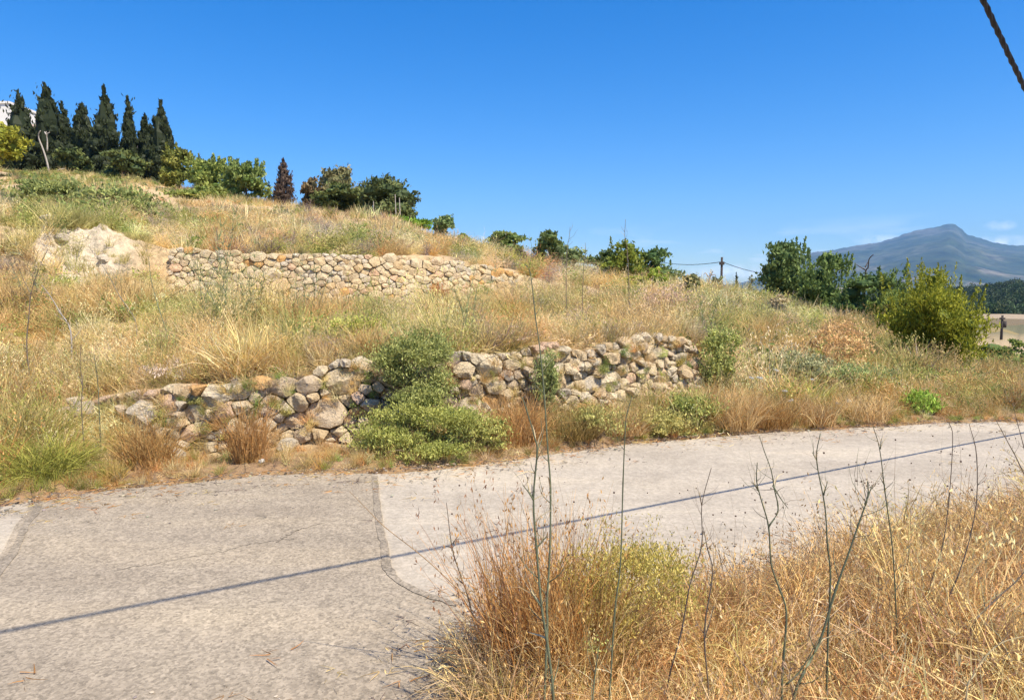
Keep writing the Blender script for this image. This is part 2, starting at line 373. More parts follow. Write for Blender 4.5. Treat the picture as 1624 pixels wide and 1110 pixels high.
STRAW = np.array((.60, .44, .195)); RUST = np.array((.50, .26, .09)); OLIVE = np.array((.37, .345, .11))
GREEN = np.array((.15, .19, .05)); YGREEN = np.array((.30, .31, .07)); GREYB = np.array((.30, .235, .19)); PALE = np.array((.74, .60, .33))
SEG = [2, 3, 2, 6, 2, 6, 5, 44, 14, 34, 26, 10, 12]
def soil_colour(x, y, z):
    n = fbm(x * .7, y * .7, 31)[..., None]; n2 = fbm(x * 2.3, y * 2.3, 47)[..., None]
    c = np.array((.44, .30, .16)) * (1 - n) + np.array((.60, .45, .26)) * n
    c = c * (.75 + .5 * n2)
    t = x / np.maximum(y, .05); px = CX + t * FPX
    clay = np.clip(1 - ((px - 130) / 110) ** 2, 0, 1) * np.clip(1 - ((y - 15.8) / 2.2) ** 2, 0, 1)
    clay = np.clip(clay * 2.2 * (fbm(x * 1.5, y * 1.5, 77) - .02), 0, 1)[..., None]
    c = c * (1 - clay) + np.array((.66, .55, .40)) * clay
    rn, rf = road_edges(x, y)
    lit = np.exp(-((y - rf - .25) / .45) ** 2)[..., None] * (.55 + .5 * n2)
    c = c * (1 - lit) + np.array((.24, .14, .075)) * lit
    far = np.clip((y - 60) / 60, 0, 1)[..., None]
    field = np.array((.15, .14, .07)) * (.8 + .4 * n2)
    return c * (1 - far) + field * far
def build_terrain():
    ts = np.unique(np.concatenate([np.linspace(CT[0], -.95, 24), np.linspace(-.95, .95, 420), np.linspace(.95, CT[-1], 24)]))
    Ys, Zs = prof(ts); rows = []; rz = []
    for k in range(NK - 1):
        for i in range(SEG[k]):
            f = i / SEG[k]; rows.append(Ys[:, k] * (1 - f) + Ys[:, k + 1] * f); rz.append(Zs[:, k] * (1 - f) + Zs[:, k + 1] * f)
    rows.append(Ys[:, -1]); rz.append(Zs[:, -1])
    rows.append(Ys[:, -1] * 1.2); rz.append(rz[-1] * 0 - 14)
    Yg = np.array(rows); Zg = np.array(rz); Xg = Yg * ts[None]
    Ye = prof(np.broadcast_to(ts, Yg.shape))[0]
    on = (Yg > Ye[..., 2] - 1e-6) & (Yg < Ye[..., 3] + 1e-6)
    Zg = Zg + np.where(on, 0, rough(Xg, Yg) + eroded(Xg, Yg))
    n, m = Yg.shape; V = np.stack([Xg, Yg, Zg], -1).reshape(-1, 3)
    i = np.arange(n - 1)[:, None] * m + np.arange(m - 1)[None]
    F = np.stack([i, i + 1, i + m + 1, i + m], -1).reshape(-1, 4)
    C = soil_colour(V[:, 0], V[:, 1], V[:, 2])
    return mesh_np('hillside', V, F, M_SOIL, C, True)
tag(link('hillside_ground', build_terrain()), kind='structure')
def disc(name, r, z, mat, n=64, colour=None, inner=0.0):
    th = np.arange(n) * 2 * math.pi / n
    V = np.concatenate([[(0, 0, z)], np.stack([r * np.cos(th), r * np.sin(th), 0 * th + z], -1)])
    F = np.array([(0, 1 + i, 1 + (i + 1) % n) for i in range(n)])
    return mesh_np(name, V, F, mat, np.broadcast_to(colour, V.shape))
tag(link('valley_floor', disc('valley', 9000, -11.0, M_SOIL, colour=(.13, .135, .08))), kind='structure')
# ground behind the camera
gb = Geo(); xs = np.linspace(-40, 40, 30); ys = np.linspace(-40, .04, 16)
X, Y_ = np.meshgrid(xs, ys); Zb = .04 + (fbm(X * .5, Y_ * .5, 3) - .5) * .05 - np.clip((-Y_ - 15), 0, 99) * .5 - np.clip(np.abs(X) - 25, 0, 99) * .8
i = np.arange(15)[:, None] * 30 + np.arange(29)[None]
Fb = np.stack([i, i + 1, i + 31, i + 30], -1).reshape(-1, 4)
Vb = np.stack([X, Y_, Zb], -1).reshape(-1, 3)
tag(link('verge_ground', mesh_np('verge', Vb, Fb, M_SOIL, soil_colour(Vb[:, 0], np.full(len(Vb), 3.), Vb[:, 2]), True)), kind='structure')

# ------------------------------------------------------------------ road
def edge_far(px): return ground_at(px, np.interp(px, [0, 200, 420, 560, 640, 750, 860, 1000, 1200, 1480, 1624], [803, 776, 755, 752, 750, 740, 722, 705, 688, 671.5, 668.5]))
def jit(n, a, s): return (fbm(np.arange(n) * .8, np.zeros(n) + s, s) - .5) * a
FE = edge_far(np.linspace(0, 1624, 90)); FE[:, 1] += jit(90, .12, 3)
FE = np.concatenate([[(-14, .2, 0), (-8, 3.2, 0)], FE, [(9.5, 8.95, 0), (16, 11.0, 0), (30, 13.5, 0)]])
NE = np.array([(-30, -8), (-5, -2.5), (-1.5, 0), (-.62, 1.2), (-.34, 2.0), (-.22, 2.73), (-.12, 3.2), (.28, 3.5), (1.3, 3.7), (2.4, 4.2), (3.66, 4.95), (5.2, 5.75), (9.5, 7.0), (16, 9.0), (30, 11.0)])
NE = np.concatenate([smooth_line(np.column_stack([NE, 0 * NE[:, 0]]), 5)])
def arclen(P): return np.concatenate([[0], np.cumsum(np.linalg.norm(np.diff(P, axis=0), axis=1))])
def resample(P, n):
    s = arclen(P); q = np.linspace(0, s[-1], n); return np.stack([np.interp(q, s, P[:, k]) for k in range(3)], -1)
def poly_sheet(name, outline, z, mat, thick=.0, C=None):
    """flat outline filled with triangles, with a short skirt for its thickness"""
    from mathutils.geometry import tessellate_polygon
    P = [Vector((float(p[0]), float(p[1]), 0)) for p in outline]
    tri = np.array(tessellate_polygon([P])); V = np.array([(p.x, p.y, z) for p in P]); n = len(V)
    a = V[tri[:, 1]] - V[tri[:, 0]]; b = V[tri[:, 2]] - V[tri[:, 0]]
    fl = (a[:, 0] * b[:, 1] - a[:, 1] * b[:, 0]) < 0; tri[fl] = tri[fl][:, ::-1]
    V2 = V.copy(); V2[:, 2] -= thick; i = np.arange(n); j = (i + 1) % n
    return mesh_np(name, np.concatenate([V, V2]), [tri, np.stack([i, j, j + n, i + n], -1)], mat)
tag(link('concrete_road', poly_sheet('concrete_road', np.concatenate([FE, NE[::-1], [(-34, -4, 0)]]), 0.0, M_CONC, .05)), kind='structure')
# asphalt patch laid over the concrete
def gp(lst): return np.array([ground_at(a, b) for a, b in lst])
right_joint = smooth_line(gp([(600, 757), (603, 790), (608, 830), (617, 868), (622, 900), (640, 925), (690, 948), (735, 962)]), 6)
left_joint = smooth_line(gp([(48, 802), (38, 818), (20, 846), (0, 884), (-60, 960), (-160, 1080)]), 5)
for a, s in ((right_joint, 5), (left_joint, 8)): a[:, 0] += jit(len(a), .03, s)
far_in = np.array([p for p in FE if left_joint[0][0] + .1 < p[0] < right_joint[0][0] - .05]); far_in[:, 1] -= .015
near_in = np.array([p for p in NE if p[1] < 3.1 and p[0] > -5]) * np.array((1, 1, 1)); near_in[:, 0] -= .02
asph = np.concatenate([left_joint[::-1], far_in, right_joint, near_in[::-1], [(-6, -1.5, 0)]])
tag(link('asphalt_patch', poly_sheet('asphalt_patch', asph, .012, M_ASPH, .014)), kind='structure')
def ribbon(name, P, w, z, mat, seed=1):
    P = np.asarray(P); T = norm(np.gradient(P, axis=0)); S = np.stack([-T[:, 1], T[:, 0], 0 * T[:, 0]], -1)
    w = np.asarray(w) * (.6 + .8 * fbm(np.arange(len(P)) * .7, np.zeros(len(P)), seed))
    V = np.concatenate([P + S * w[:, None] / 2, P - S * w[:, None] / 2]); V[:, 2] = z
    n = len(P); i = np.arange(n - 1)
    return mesh_np(name, V, np.stack([i, i + n, i + n + 1, i + 1], -1), mat)
for nm, P, w, k in (('road_joint', right_joint - np.array((.03, 0, 0)), np.full(len(right_joint), .045), 3), ('road_joint', left_joint + np.array((.06, .02, 0)), np.full(len(left_joint), .05), 4)):
    tag(link(nm, ribbon(nm, P, w, .016, M_EDGE, k)), kind='structure')
for k, (pts, w) in enumerate((([(190, 905), (270, 893), (345, 878), (420, 862), (470, 858)], .005), ([(440, 862), (470, 845), (505, 833)], .008))):
    P = gp(pts); P = resample(smooth_line(P, 8), 40); P[:, 1] += jit(40, .07, 20 + k); P[:, 0] += jit(40, .08, 40 + k)
    tag(link('road_crack', ribbon('road_crack', P, np.full(40, w), .0145, M_EDGE, 50 + k)), kind='structure')

# ------------------------------------------------------------------ dry stone walls
PAL = [((.63, .54, .40), 5), ((.55, .44, .30), 4), ((.68, .61, .49), 4), ((.50, .42, .33), 3), ((.44, .40, .35), 2), ((.62, .40, .19), 1.2), ((.56, .42, .33), 1.5)]
PW = np.array([p[1] for p in PAL]); PW = PW / PW.sum()
def clip(poly, a, b, c):                 # keep a*x+b*y<=c
    out = []
    for i in range(len(poly)):
        p, q = poly[i], poly[(i + 1) % len(poly)]
        fp, fq = a * p[0] + b * p[1] - c, a * q[0] + b * q[1] - c
        if fp <= 0: out.append(p)
        if fp * fq < 0:
            t = fp / (fp - fq); out.append((p[0] + (q[0] - p[0]) * t, p[1] + (q[1] - p[1]) * t))
    return out
def stone_mesh(poly, bulge, back, gap):
    P = np.array(poly); c = P.mean(0); Q = P - c
    size = math.sqrt(max(1e-4, abs(np.sum(Q[:, 0] * np.roll(Q[:, 1], -1) - Q[:, 1] * np.roll(Q[:, 0], -1))) / 2))
    # drop tiny edges, then round corners
    keep = np.linalg.norm(Q - np.roll(Q, 1, axis=0), axis=1) > size * .14; Q = Q[keep] if keep.sum() >= 3 else Q
    nx = np.roll(Q, -1, axis=0); c1, c2 = U(.04, .15), U(.85, .96)
    md = U(.4, .6, (len(Q), 1)); od = norm(np.stack([nx[:, 1] - Q[:, 1], Q[:, 0] - nx[:, 0]], -1)) * U(-.07, .035, (len(Q), 1)) * size
    R = np.stack([Q * (1 - c1) + nx * c1, Q * (1 - md) + nx * md - od * .8, Q * (1 - c2) + nx * c2], 1).reshape(-1, 2)
    R = R * (1 - gap / size); n = len(R)
    rings = []
    pl = [(U(.55, 1.05), U(.5, 1.5) * bulge / size * 1.5, U(0, 6.283)) for _ in range(5)]
    def depth(q):                                    # broken faces: the lowest of a few tilted planes
        d = np.full(len(q), bulge)
        for h0, sl, an in pl: d = np.minimum(d, bulge * h0 - sl * (q[:, 0] * math.cos(an) + q[:, 1] * math.sin(an)))
        return np.maximum(d, bulge * .12)
    for s, m in ((.86, None), (1., None), (.965, .62), (.85, .95), (.55, 1.), (.26, 1.)):
        q = R * s * (1 + U(-.035, .035, (n, 1)) * (s > .4))
        dep = np.full(n, -back if s < .9 else -.12 * size) if m is None else depth(q) * m + U(-.05, .05, n) * bulge * (s > .6)
        rings.append(np.column_stack([q, dep]))
    V = np.concatenate(rings + [[(0, 0, float(depth(np.zeros((1, 2)))[0]))]])
    F4 = []; j = np.arange(n); j2 = (j + 1) % n
    for r in range(5): F4.append(np.stack([r * n + j, r * n + j2, (r + 1) * n + j2, (r + 1) * n + j], -1))
    F3 = np.stack([5 * n + j, 5 * n + j2, 0 * j + 6 * n], -1)
    return c, V, [np.concatenate(F4), F3], size
def build_wall(name, label, pxs, Ysurf, base_py, top_py, manual, rmin, rmax, gap, bulge, lean, aniso, rowjit, pal_boost=None, top_noise=.08, pw=None):
    wts = PW if pw is None else np.array(pw) / sum(pw)
    pxd = np.linspace(pxs[0], pxs[-1], 260); Yd = np.interp(pxd, *Ysurf); xd = TX(pxd) * Yd
    P = np.column_stack([xd, Yd, 0 * xd]); s = arclen(P)
    zb = np.array([zz(a, np.interp(a, *base_py), b) for a, b in zip(pxd, Yd)]); zt = np.array([zz(a, np.interp(a, *top_py), b) for a, b in zip(pxd, Yd)])
    zt = zt + (fbm(s * 2.2, s * 0, 71) - .5) * 2 * top_noise
    Ln = s[-1]; seeds = []
    for (px, py, w) in manual:
        w *= .86; u = np.interp(px, pxd, s); Yq = np.interp(px, pxd, Yd); seeds.append((u, zz(px, py, Yq), w * Yq / FPX / 2))
    tries = 0
    while tries < 16000:
        tries += 1
        u = U(0, Ln); a, b = np.interp(u, s, zb), np.interp(u, s, zt); v = U(a - .05, b - .03)
        r = rmin + (rmax - rmin) * RNG.random() ** 1.8
        if tries > 9000: r = rmin
        if all(((u - q[0]) ** 2 + (aniso * (v - q[1])) ** 2) > (.92 * (r + q[2])) ** 2 for q in seeds if abs(q[0] - u) < .9): seeds.append((u, v, r))
    real = len(seeds); S = list(seeds)
    for u in np.arange(-.1, Ln + .1, rmin * 1.7):
        S.append((u, np.interp(u, s, zt) + rmin * .9 + U(-.5, .5) * rmin, rmin)); S.append((u, np.interp(u, s, zb) - .05 - rmin * 1.2, rmin))
    for v in np.arange(-1, 4, rmin * 1.7): S.append((-rmin * 1.1, v, rmin)); S.append((Ln + rmin * 1.1, v, rmin))
    S = np.array(S)
    mid = len(s) // 2
    root = empty(name, (xd[mid], Yd[mid], zb[mid]), label, 'stone wall'); rl = np.array(root.location)
    A = S.copy(); A[:, 1] *= aniso; A[:, 2] *= U(.75, 1.15, len(A)); big = []
    for i in range(real):
        c = A[i]; w = max(c[2] * 2.2, .25); poly = [(c[0] - w, c[1] - w), (c[0] + w, c[1] - w), (c[0] + w, c[1] + w), (c[0] - w, c[1] + w)]
        for k in np.where((np.abs(A[:, 0] - c[0]) < 1.3) & (np.abs(A[:, 1] - c[1]) < 1.3))[0]:
            if k == i: continue
            a, b = 2 * (A[k, 0] - c[0]), 2 * (A[k, 1] - c[1])
            rhs = A[k, 0] ** 2 + A[k, 1] ** 2 - A[k, 2] ** 2 - (c[0] ** 2 + c[1] ** 2 - c[2] ** 2)
            poly = clip(poly, a, b, rhs)
            if len(poly) < 3: break
        if len(poly) < 3: continue
        poly = [(p[0], p[1] / aniso) for p in poly]
        cc, V, F, size = stone_mesh(poly, bulge * (c[2] / rmax * .7 + .5) * U(.8, 1.2), .17, gap * U(.7, 1.5))
        if size < .035: continue
        V[:, 2] -= lean * .8 * V[:, 1] * (V[:, 2] > 0); u, v = cc; q = np.array([np.interp(u, s, P[:, 0]), np.interp(u, s, P[:, 1])])
        du = .12; tg = np.array([np.interp(u + du, s, P[:, 0]) - np.interp(u - du, s, P[:, 0]), np.interp(u + du, s, P[:, 1]) - np.interp(u - du, s, P[:, 1])]); tg = tg / np.linalg.norm(tg)
        nr = np.array((tg[1], -tg[0])); hb = v - np.interp(u, s, zb)
        off = U(-1, 1) * rowjit - lean * hb
        W = np.column_stack([V[:, 0] * tg[0] + V[:, 2] * nr[0], V[:, 0] * tg[1] + V[:, 2] * nr[1] - lean * V[:, 1] * nr[1] * -1 * 0, V[:, 1]])
        me = mesh_np('stone', W, F, M_STONE, smooth=True); me.set_sharp_from_angle(angle=math.radians(20))
        loc = np.array((q[0] + nr[0] * off, q[1] + nr[1] * off, v))
        big.append((size, me, loc))
    big.sort(key=lambda t: -t[0])
    for size, me, loc in big[:300]:
        o = link('stone', me, root, loc - rl)
        cidx = RNG.choice(len(PAL), p=wts); cl = np.array(PAL[cidx][0]) * U(.82, 1.12)
        if pal_boost is not None: cl = cl * pal_boost
        o.color = (*(cl * min(1, .74 / cl.max())), 1)
    if len(big) > 300:
        gg = Geo()
        for size, me, loc in big[300:]:
            nv = len(me.vertices); co = np.empty(nv * 3, np.float32); me.vertices.foreach_get('co', co)
            fs = {}
            for f in me.polygons: fs.setdefault(len(f.vertices), []).append(tuple(f.vertices))
            gg.add(co.reshape(-1, 3) + (loc - rl), [np.array(v) for v in fs.values()]); bpy.data.meshes.remove(me)
        o = tag(link('chinking_stones', gg.mesh('chinking_stones', M_STONE), root), kind='stuff'); o.color = (.68, .58, .43, 1)
    print(name, 'stones', len(big))
    return root
build_wall('dry_stone_wall', 'long tan dry stone terrace wall high on the slope below the tree line',
    [270, 832], ([270, 350, 450, 550, 640, 740, 832], [16.72, 16.78, 16.92, 17.12, 17.6, 18.5, 19.9]),
    ([270, 350, 450, 550, 640, 740, 832], [452, 462, 478, 486, 487, 486, 480]), ([270, 300, 350, 450, 550, 640, 740, 800, 832], [391, 391, 396, 401, 403, 405, 414, 424, 436]),
    [(400, 432, 38), (432, 436, 34), (445, 452, 42), (512, 438, 20), (582, 430, 16), (610, 444, 18), (627, 430, 14), (655, 456, 20), (735, 425, 18)],
    .072, .165, .009, .062, .20, 1.35, .03, (1.38, 1.24, .98), .07, (5, 3, 5, 2, .8, 1.5, .7))
build_wall('dry_stone_wall', 'tumbled pale dry stone wall with big boulders along the roadside bank',
    [85, 1112], ([85, 200, 270, 350, 450, 550, 640, 740, 830, 900, 1000, 1045, 1112], [7.12, 7.02, 6.92, 6.87, 6.92, 7.02, 7.17, 7.47, 7.82, 8.07, 8.62, 8.92, 9.6]),
    ([85, 200, 250, 300, 350, 450, 550, 640, 740, 830, 900, 1000, 1045, 1075, 1112], [682, 676, 705, 734, 722, 708, 702, 700, 690, 676, 668, 662, 656, 635, 618]),
    ([85, 150, 250, 300, 360, 420, 480, 530, 600, 740, 850, 950, 1000, 1050, 1085, 1112], [640, 624, 614, 609, 602, 592, 585, 572, 570, 560, 557, 549, 543, 531, 532, 548]),
    [(515, 657, 78), (540, 606, 70), (487, 612, 42), (440, 617, 56), (423, 645, 46), (325, 632, 52), (372, 622, 48), (345, 655, 42), (290, 690, 34), (305, 705, 34), (787, 582, 54), (742, 588, 42),
     (792, 612, 42), (765, 622, 36), (980, 606, 48), (949, 610, 34), (960, 625, 28), (928, 613, 28), (895, 606, 30), (938, 566, 26), (955, 564, 22), (965, 580, 26), (1003, 587, 32), (912, 586, 22), (848, 575, 26),
     (820, 580, 26), (220, 655, 60), (170, 660, 50), (200, 632, 44), (120, 655, 54), (150, 640, 40), (250, 640, 44), (460, 670, 40), (395, 690, 34), (995, 630, 30), (1062, 560, 30), (1095, 570, 28), (1075, 590, 28), (890, 565, 28), (1020, 560, 28)],
    .05, .135, .008, .085, .18, 1.3, .08, (1.40, 1.32, 1.16), .14, (6, 3, 5, 3, 2.4, .7, 1))

# ------------------------------------------------------------------ far land: mountain, valley field, pine wood, haze
def ridge_land(name, pxs, sky_pts, Y0, Yr, Y1, zbase, mat, ny=60, amp=.12, seed=3, colf=None):
    """a hill that stands between Y0 and Y1 with its ridge at Yr; ridge heights follow the measured skyline"""
    px = np.linspace(pxs[0], pxs[1], pxs[2]); t = TX(px)
    py = np.interp(px, [a for a, b in sky_pts], [b for a, b in sky_pts])
    zr = at(px, py, Yr)[:, 2]
    f = np.linspace(0, 1, ny); Y = np.where(f < .7, Y0 + (Yr - Y0) * f / .7, Yr + (Y1 - Yr) * (f - .7) / .3)
    h = np.where(f < .7, (f / .7) ** 1.25, 1 - ((f - .7) / .3) ** 1.4)
    X = Y[:, None] * t[None]; Yg = np.broadcast_to(Y[:, None], X.shape)
    n = fbm(X / (Yr - Y0) * 5, Yg / (Yr - Y0) * 5, seed, 6) - .5
    Z = zbase + (zr - zbase)[None] * h[:, None] + n * amp * np.maximum(zr - zbase, 0)[None] * np.minimum(1, np.abs(f - .7) * 9)[:, None] * (h[:, None] > .02)
    rdg = (fbm(t * 190, t * 0, seed + 5, 5) - .5) * amp * .10 * (zr - zbase); Z = Z + rdg[None] * np.exp(-((f - .7) / .03) ** 2)[:, None]
    V = np.stack([X, Yg, Z], -1).reshape(-1, 3); m = len(px)
    i = np.arange(ny - 1)[:, None] * m + np.arange(m - 1)[None]
    F = np.stack([i, i + 1, i + m + 1, i + m], -1).reshape(-1, 4)
    C = colf(V, Z, h, n) if colf else None
    return mesh_np(name, V, F, mat, C, True), (px, Y, Z)
def mount_col(V, Z, h, n):
    q = np.clip((fbm(V[:, 0] / 260, V[:, 1] / 260, 91, 6)[:, None] - .5) * 1.5 + .5, 0, 1); q2 = fbm(V[:, 0] / 900, V[:, 1] / 500, 12, 4)[:, None]
    hh = np.repeat(h, Z.shape[1])[:, None]
    c = np.array((.018, .038, .012)) * (1 - q) + np.array((.105, .11, .06)) * q
    rock = np.clip((hh - .72) * 3, 0, 1) * np.clip((q - .42) * 5, 0, 1)
    c = c * (1 - rock) + np.array((.14, .125, .11)) * rock
    vill = np.clip((q - .60) * 12, 0, 1) * np.clip(1 - hh * 1.6, 0, 1) * np.clip((q2 - .42) * 8, 0, 1)
    return c * (1 - vill) + np.array((.24, .20, .155)) * vill
M_FAR = vcol_mat('far_scrub', .014, .85, .95, .3, 20.)
me, _ = ridge_land('mountain', (900, 2500, 420), [(900, 466), (1080, 460), (1180, 447), (1220, 433), (1260, 408), (1285, 400), (1320, 396), (1345, 391), (1390, 384), (1420, 374), (1445, 365.5), (1470, 361), (1484, 358), (1497, 354), (1505, 354.5), (1518, 363), (1525, 372), (1541, 376), (1562, 383), (1590, 388), (1640, 391), (1720, 398), (1850, 415), (2100, 440), (2500, 462)],
    2600, 6800, 8400, -11, M_FAR, 130, .34, 21, mount_col)
tag(link('mountain', me), kind='structure')
def wood_col(V, Z, h, n):
    q = fbm(V[:, 0] / 14, V[:, 1] / 30, 9, 4)[:, None]
    return np.array((.04, .055, .025)) * (1 - q) + np.array((.09, .085, .045)) * q
woodh, WG = ridge_land('wooded_hill', (1180, 2300, 160), [(1180, 470), (1300, 472), (1420, 474), (1480, 473), (1540, 470), (1590, 462), (1640, 457), (1800, 452), (2300, 450)], 230, 470, 620, -10.5, M_SOIL, 50, .12, 8, wood_col)
tag(link('wooded_hill', woodh), kind='structure')
# pale field and earth terrace in the valley
def patch(name, pts, Y0, Y1, mat, colour, up=.0, dz=.25):
    P = np.array([at(a, b, Y) for (a, b, Y) in pts]); Q = P.copy(); n = len(P)
    c = P.mean(0); V = np.concatenate([P, [c + np.array((0, 0, up))], P - np.array((0, 0, 3.0))])
    j = np.arange(n); j2 = (j + 1) % n
    return mesh_np(name, V, [np.stack([j, j2, 0 * j + n], -1), np.stack([j, j + n + 1, j2 + n + 1, j2], -1)], mat, np.broadcast_to(colour, V.shape))
tag(link('stubble_field', patch('stubble_field', [(1562, 552, 75), (1640, 556, 75), (1640, 538, 98), (1600, 524, 118), (1582, 519, 128), (1562, 521, 124)], 0, 0, M_SOIL, (.30, .225, .09))), kind='structure')
tag(link('earth_terrace', patch('earth_terrace', [(1540, 504, 150), (1700, 508, 150), (1700, 501, 185), (1600, 498, 185), (1560, 498, 185), (1540, 499, 185)], 0, 0, M_SOIL, (.38, .29, .19))), kind='structure')

OR_ = np.array((.60, .39, .15))
# ------------------------------------------------------------------ scattered grass and weeds (geometry nodes, unlinked prototypes)
def proto_col(name, meshes):
    c = bpy.data.collections.new(name)
    for i, me in enumerate(meshes): c.objects.link(bpy.data.objects.new('%s_%02d' % (name, i), me))
    return c
def scatter(name, label, coll, P, scl, idx, tint, tilt=.12):
    n = len(P); me = bpy.data.meshes.new(name); me.vertices.add(n); me.vertices.foreach_set('co', np.asarray(P, np.float32).ravel())
    rot = np.column_stack([RNG.normal(size=n) * tilt, RNG.normal(size=n) * tilt, U(0, 6.283, n)]).astype(np.float32)
    a = me.attributes.new('rot', 'FLOAT_VECTOR', 'POINT'); a.data.foreach_set('vector', rot.ravel())
    s3 = np.column_stack([scl * U(.85, 1.2, n), scl * U(.85, 1.2, n), scl]).astype(np.float32)
    a = me.attributes.new('scl', 'FLOAT_VECTOR', 'POINT'); a.data.foreach_set('vector', s3.ravel())
    a = me.attributes.new('idx', 'INT', 'POINT'); a.data.foreach_set('value', np.asarray(idx, np.int32))
    c4 = np.ones((n, 4), np.float32); c4[:, :3] = np.clip(tint, .004, .95)
    a = me.attributes.new('tint', 'FLOAT_COLOR', 'POINT'); a.data.foreach_set('color', c4.ravel())
    ng = bpy.data.node_groups.new(name, 'GeometryNodeTree')
    ng.interface.new_socket('Geometry', in_out='INPUT', socket_type='NodeSocketGeometry')
    ng.interface.new_socket('Geometry', in_out='OUTPUT', socket_type='NodeSocketGeometry')
    gi = ng.nodes.new('NodeGroupInput'); go = ng.nodes.new('NodeGroupOutput'); io = ng.nodes.new('GeometryNodeInstanceOnPoints')
    ci = ng.nodes.new('GeometryNodeCollectionInfo'); ci.inputs['Collection'].default_value = coll
    ci.inputs['Separate Children'].default_value = True; ci.inputs['Reset Children'].default_value = True
    L = ng.links.new; L(gi.outputs[0], io.inputs['Points']); L(ci.outputs[0], io.inputs['Instance']); io.inputs['Pick Instance'].default_value = True
    def na(nm, dt):
        q = ng.nodes.new('GeometryNodeInputNamedAttribute'); q.data_type = dt; q.inputs['Name'].default_value = nm; return q.outputs[0]
    L(na('idx', 'INT'), io.inputs['Instance Index']); L(na('scl', 'FLOAT_VECTOR'), io.inputs['Scale'])
    er = ng.nodes.new('FunctionNodeEulerToRotation'); L(na('rot', 'FLOAT_VECTOR'), er.inputs[0]); L(er.outputs[0], io.inputs['Rotation'])
    L(io.outputs[0], go.inputs[0])
    o = link(name, me); o.modifiers.new('scatter', 'NODES').node_group = ng
    return tag(o, label, kind='stuff')
def var(n, lo=.7, hi=1.25): return np.repeat(U(lo, hi, n)[:, None], 3, axis=1)
def up_dirs(n, spread): return norm(np.column_stack([RNG.normal(size=(n, 2)) * spread, np.ones(n)]))
def disk(n, r):
    a, q = U(0, 6.283, n), r * np.sqrt(RNG.random(n)); return np.column_stack([q * np.cos(a), q * np.sin(a), 0 * a])
def tuft(n, r, h, spread, bend, w, seeds=0, k=4, kink=.06):
    g = Geo(); b = disk(n, r); d = up_dirs(n, spread); d[:, :2] += b[:, :2] / max(r, .01) * spread * .5
    P = blades(g, b, d, h * U(.45, 1.1, n), U(.05, bend, n), w * U(.7, 1.4, n), var(n), k, kink)
    if seeds:
        m = RNG.choice(n, min(seeds, n), replace=False); tip = P[m, -1]
        pts = np.repeat(tip, 5, axis=0) + RNG.normal(size=(len(m) * 5, 3)) * np.array((.012, .012, .03)) * h * 2
        leaves(g, pts, h * .05, var(len(pts), .9, 1.3), up=1.2, aspect=.3)
    return g.mesh('tuft', M_INST)
def litter(n, r):
    g = Geo(); b = disk(n, r); b[:, 2] = U(.0, .06, n); d = norm(RNG.normal(size=(n, 3)) * np.array((1, 1, .28)))
    blades(g, b, d, U(.08, .3, n), U(-.1, .4, n), U(.004, .008, n), var(n, .55, 1.4), 4, .25); return g.mesh('litter', M_INST)
def twiggy(n, r, h, w=.006):
    g = Geo(); b = disk(n, r * .25); d = up_dirs(n, .55)
    P = blades(g, b, d, h * U(.6, 1.1, n), U(-.1, .25, n), w * U(.8, 1.5, n), var(n, .6, 1.2), 5, .16)
    for j in (1, 2, 3):
        m = n * 2; q = RNG.integers(0, n, m); bb = P[q, j]
        blades(g, bb, norm(P[q, j] - P[q, j - 1] + RNG.normal(size=(m, 3)) * .6 * h / 4), h * U(.15, .4, m), U(-.1, .2, m), w * .6 * U(.8, 1.3, m), var(m, .7, 1.3), 3, .2)
    return g.mesh('twigs', M_INST)
def weedy(n, r, h, leaf):
    g = Geo(); m = 12; b = disk(m, r * .3); d = up_dirs(m, .45)
    P = blades(g, b, d, h * U(.5, 1., m), U(0, .3, m), np.full(m, .005), var(m) * .8, 6, .1)
    q = P.reshape(-1, 3); p = q[RNG.integers(0, len(q), n)] + RNG.normal(size=(n, 3)) * r * .22; p[:, 2] = np.abs(p[:, 2])
    leaves(g, p, leaf * U(.6, 1.4, n), var(n, .7, 1.35), up=.5); return g.mesh('weed', M_INST)
def feathery(h):
    g = Geo(); m = 4; b = disk(m, .05); d = up_dirs(m, .18)
    P = blades(g, b, d, h * U(.7, 1.1, m), U(0, .12, m), np.full(m, .011), var(m) * .8, 8, .05)
    for q in range(1, 8):
        n = 26; pb = P[RNG.integers(0, m, n), q]
        blades(g, pb, up_dirs(n, .9), h * U(.06, .2, n), U(0, .3, n), np.full(n, .0045), var(n, .8, 1.3), 4, .3)
    return g.mesh('feathery', M_INST)
# 0-3 fine tufts, 4-5 seeded, 6-7 twigs, 8-9 weeds, 10 feathery, 11-12 litter
PROTO = proto_col('plants', [tuft(60, .13, .5, .36, .6, .0095, kink=.1), tuft(52, .10, .62, .28, .55, .009, 10, kink=.1), tuft(75, .17, .4, .55, .85, .0095, kink=.12), tuft(48, .12, .55, .45, .95, .009, kink=.12),
    tuft(46, .10, .8, .2, .4, .006, 40, 5), tuft(40, .12, .7, .3, .55, .006, 40, 5), twiggy(12, .3, .5), twiggy(16, .4, .38), weedy(330, .22, .42, .04), weedy(420, .3, .3, .045), feathery(1.0), litter(60, .3), litter(70, .35)])
FARP = proto_col('farplants', [tuft(60, .35, .55, .5, .7, .024, k=3), tuft(46, .3, .75, .35, .5, .022, k=3), twiggy(12, .5, .6, .022), weedy(170, .4, .6, .13), weedy(190, .5, .45, .14), tuft(50, .45, .35, .8, .9, .026, k=3)])
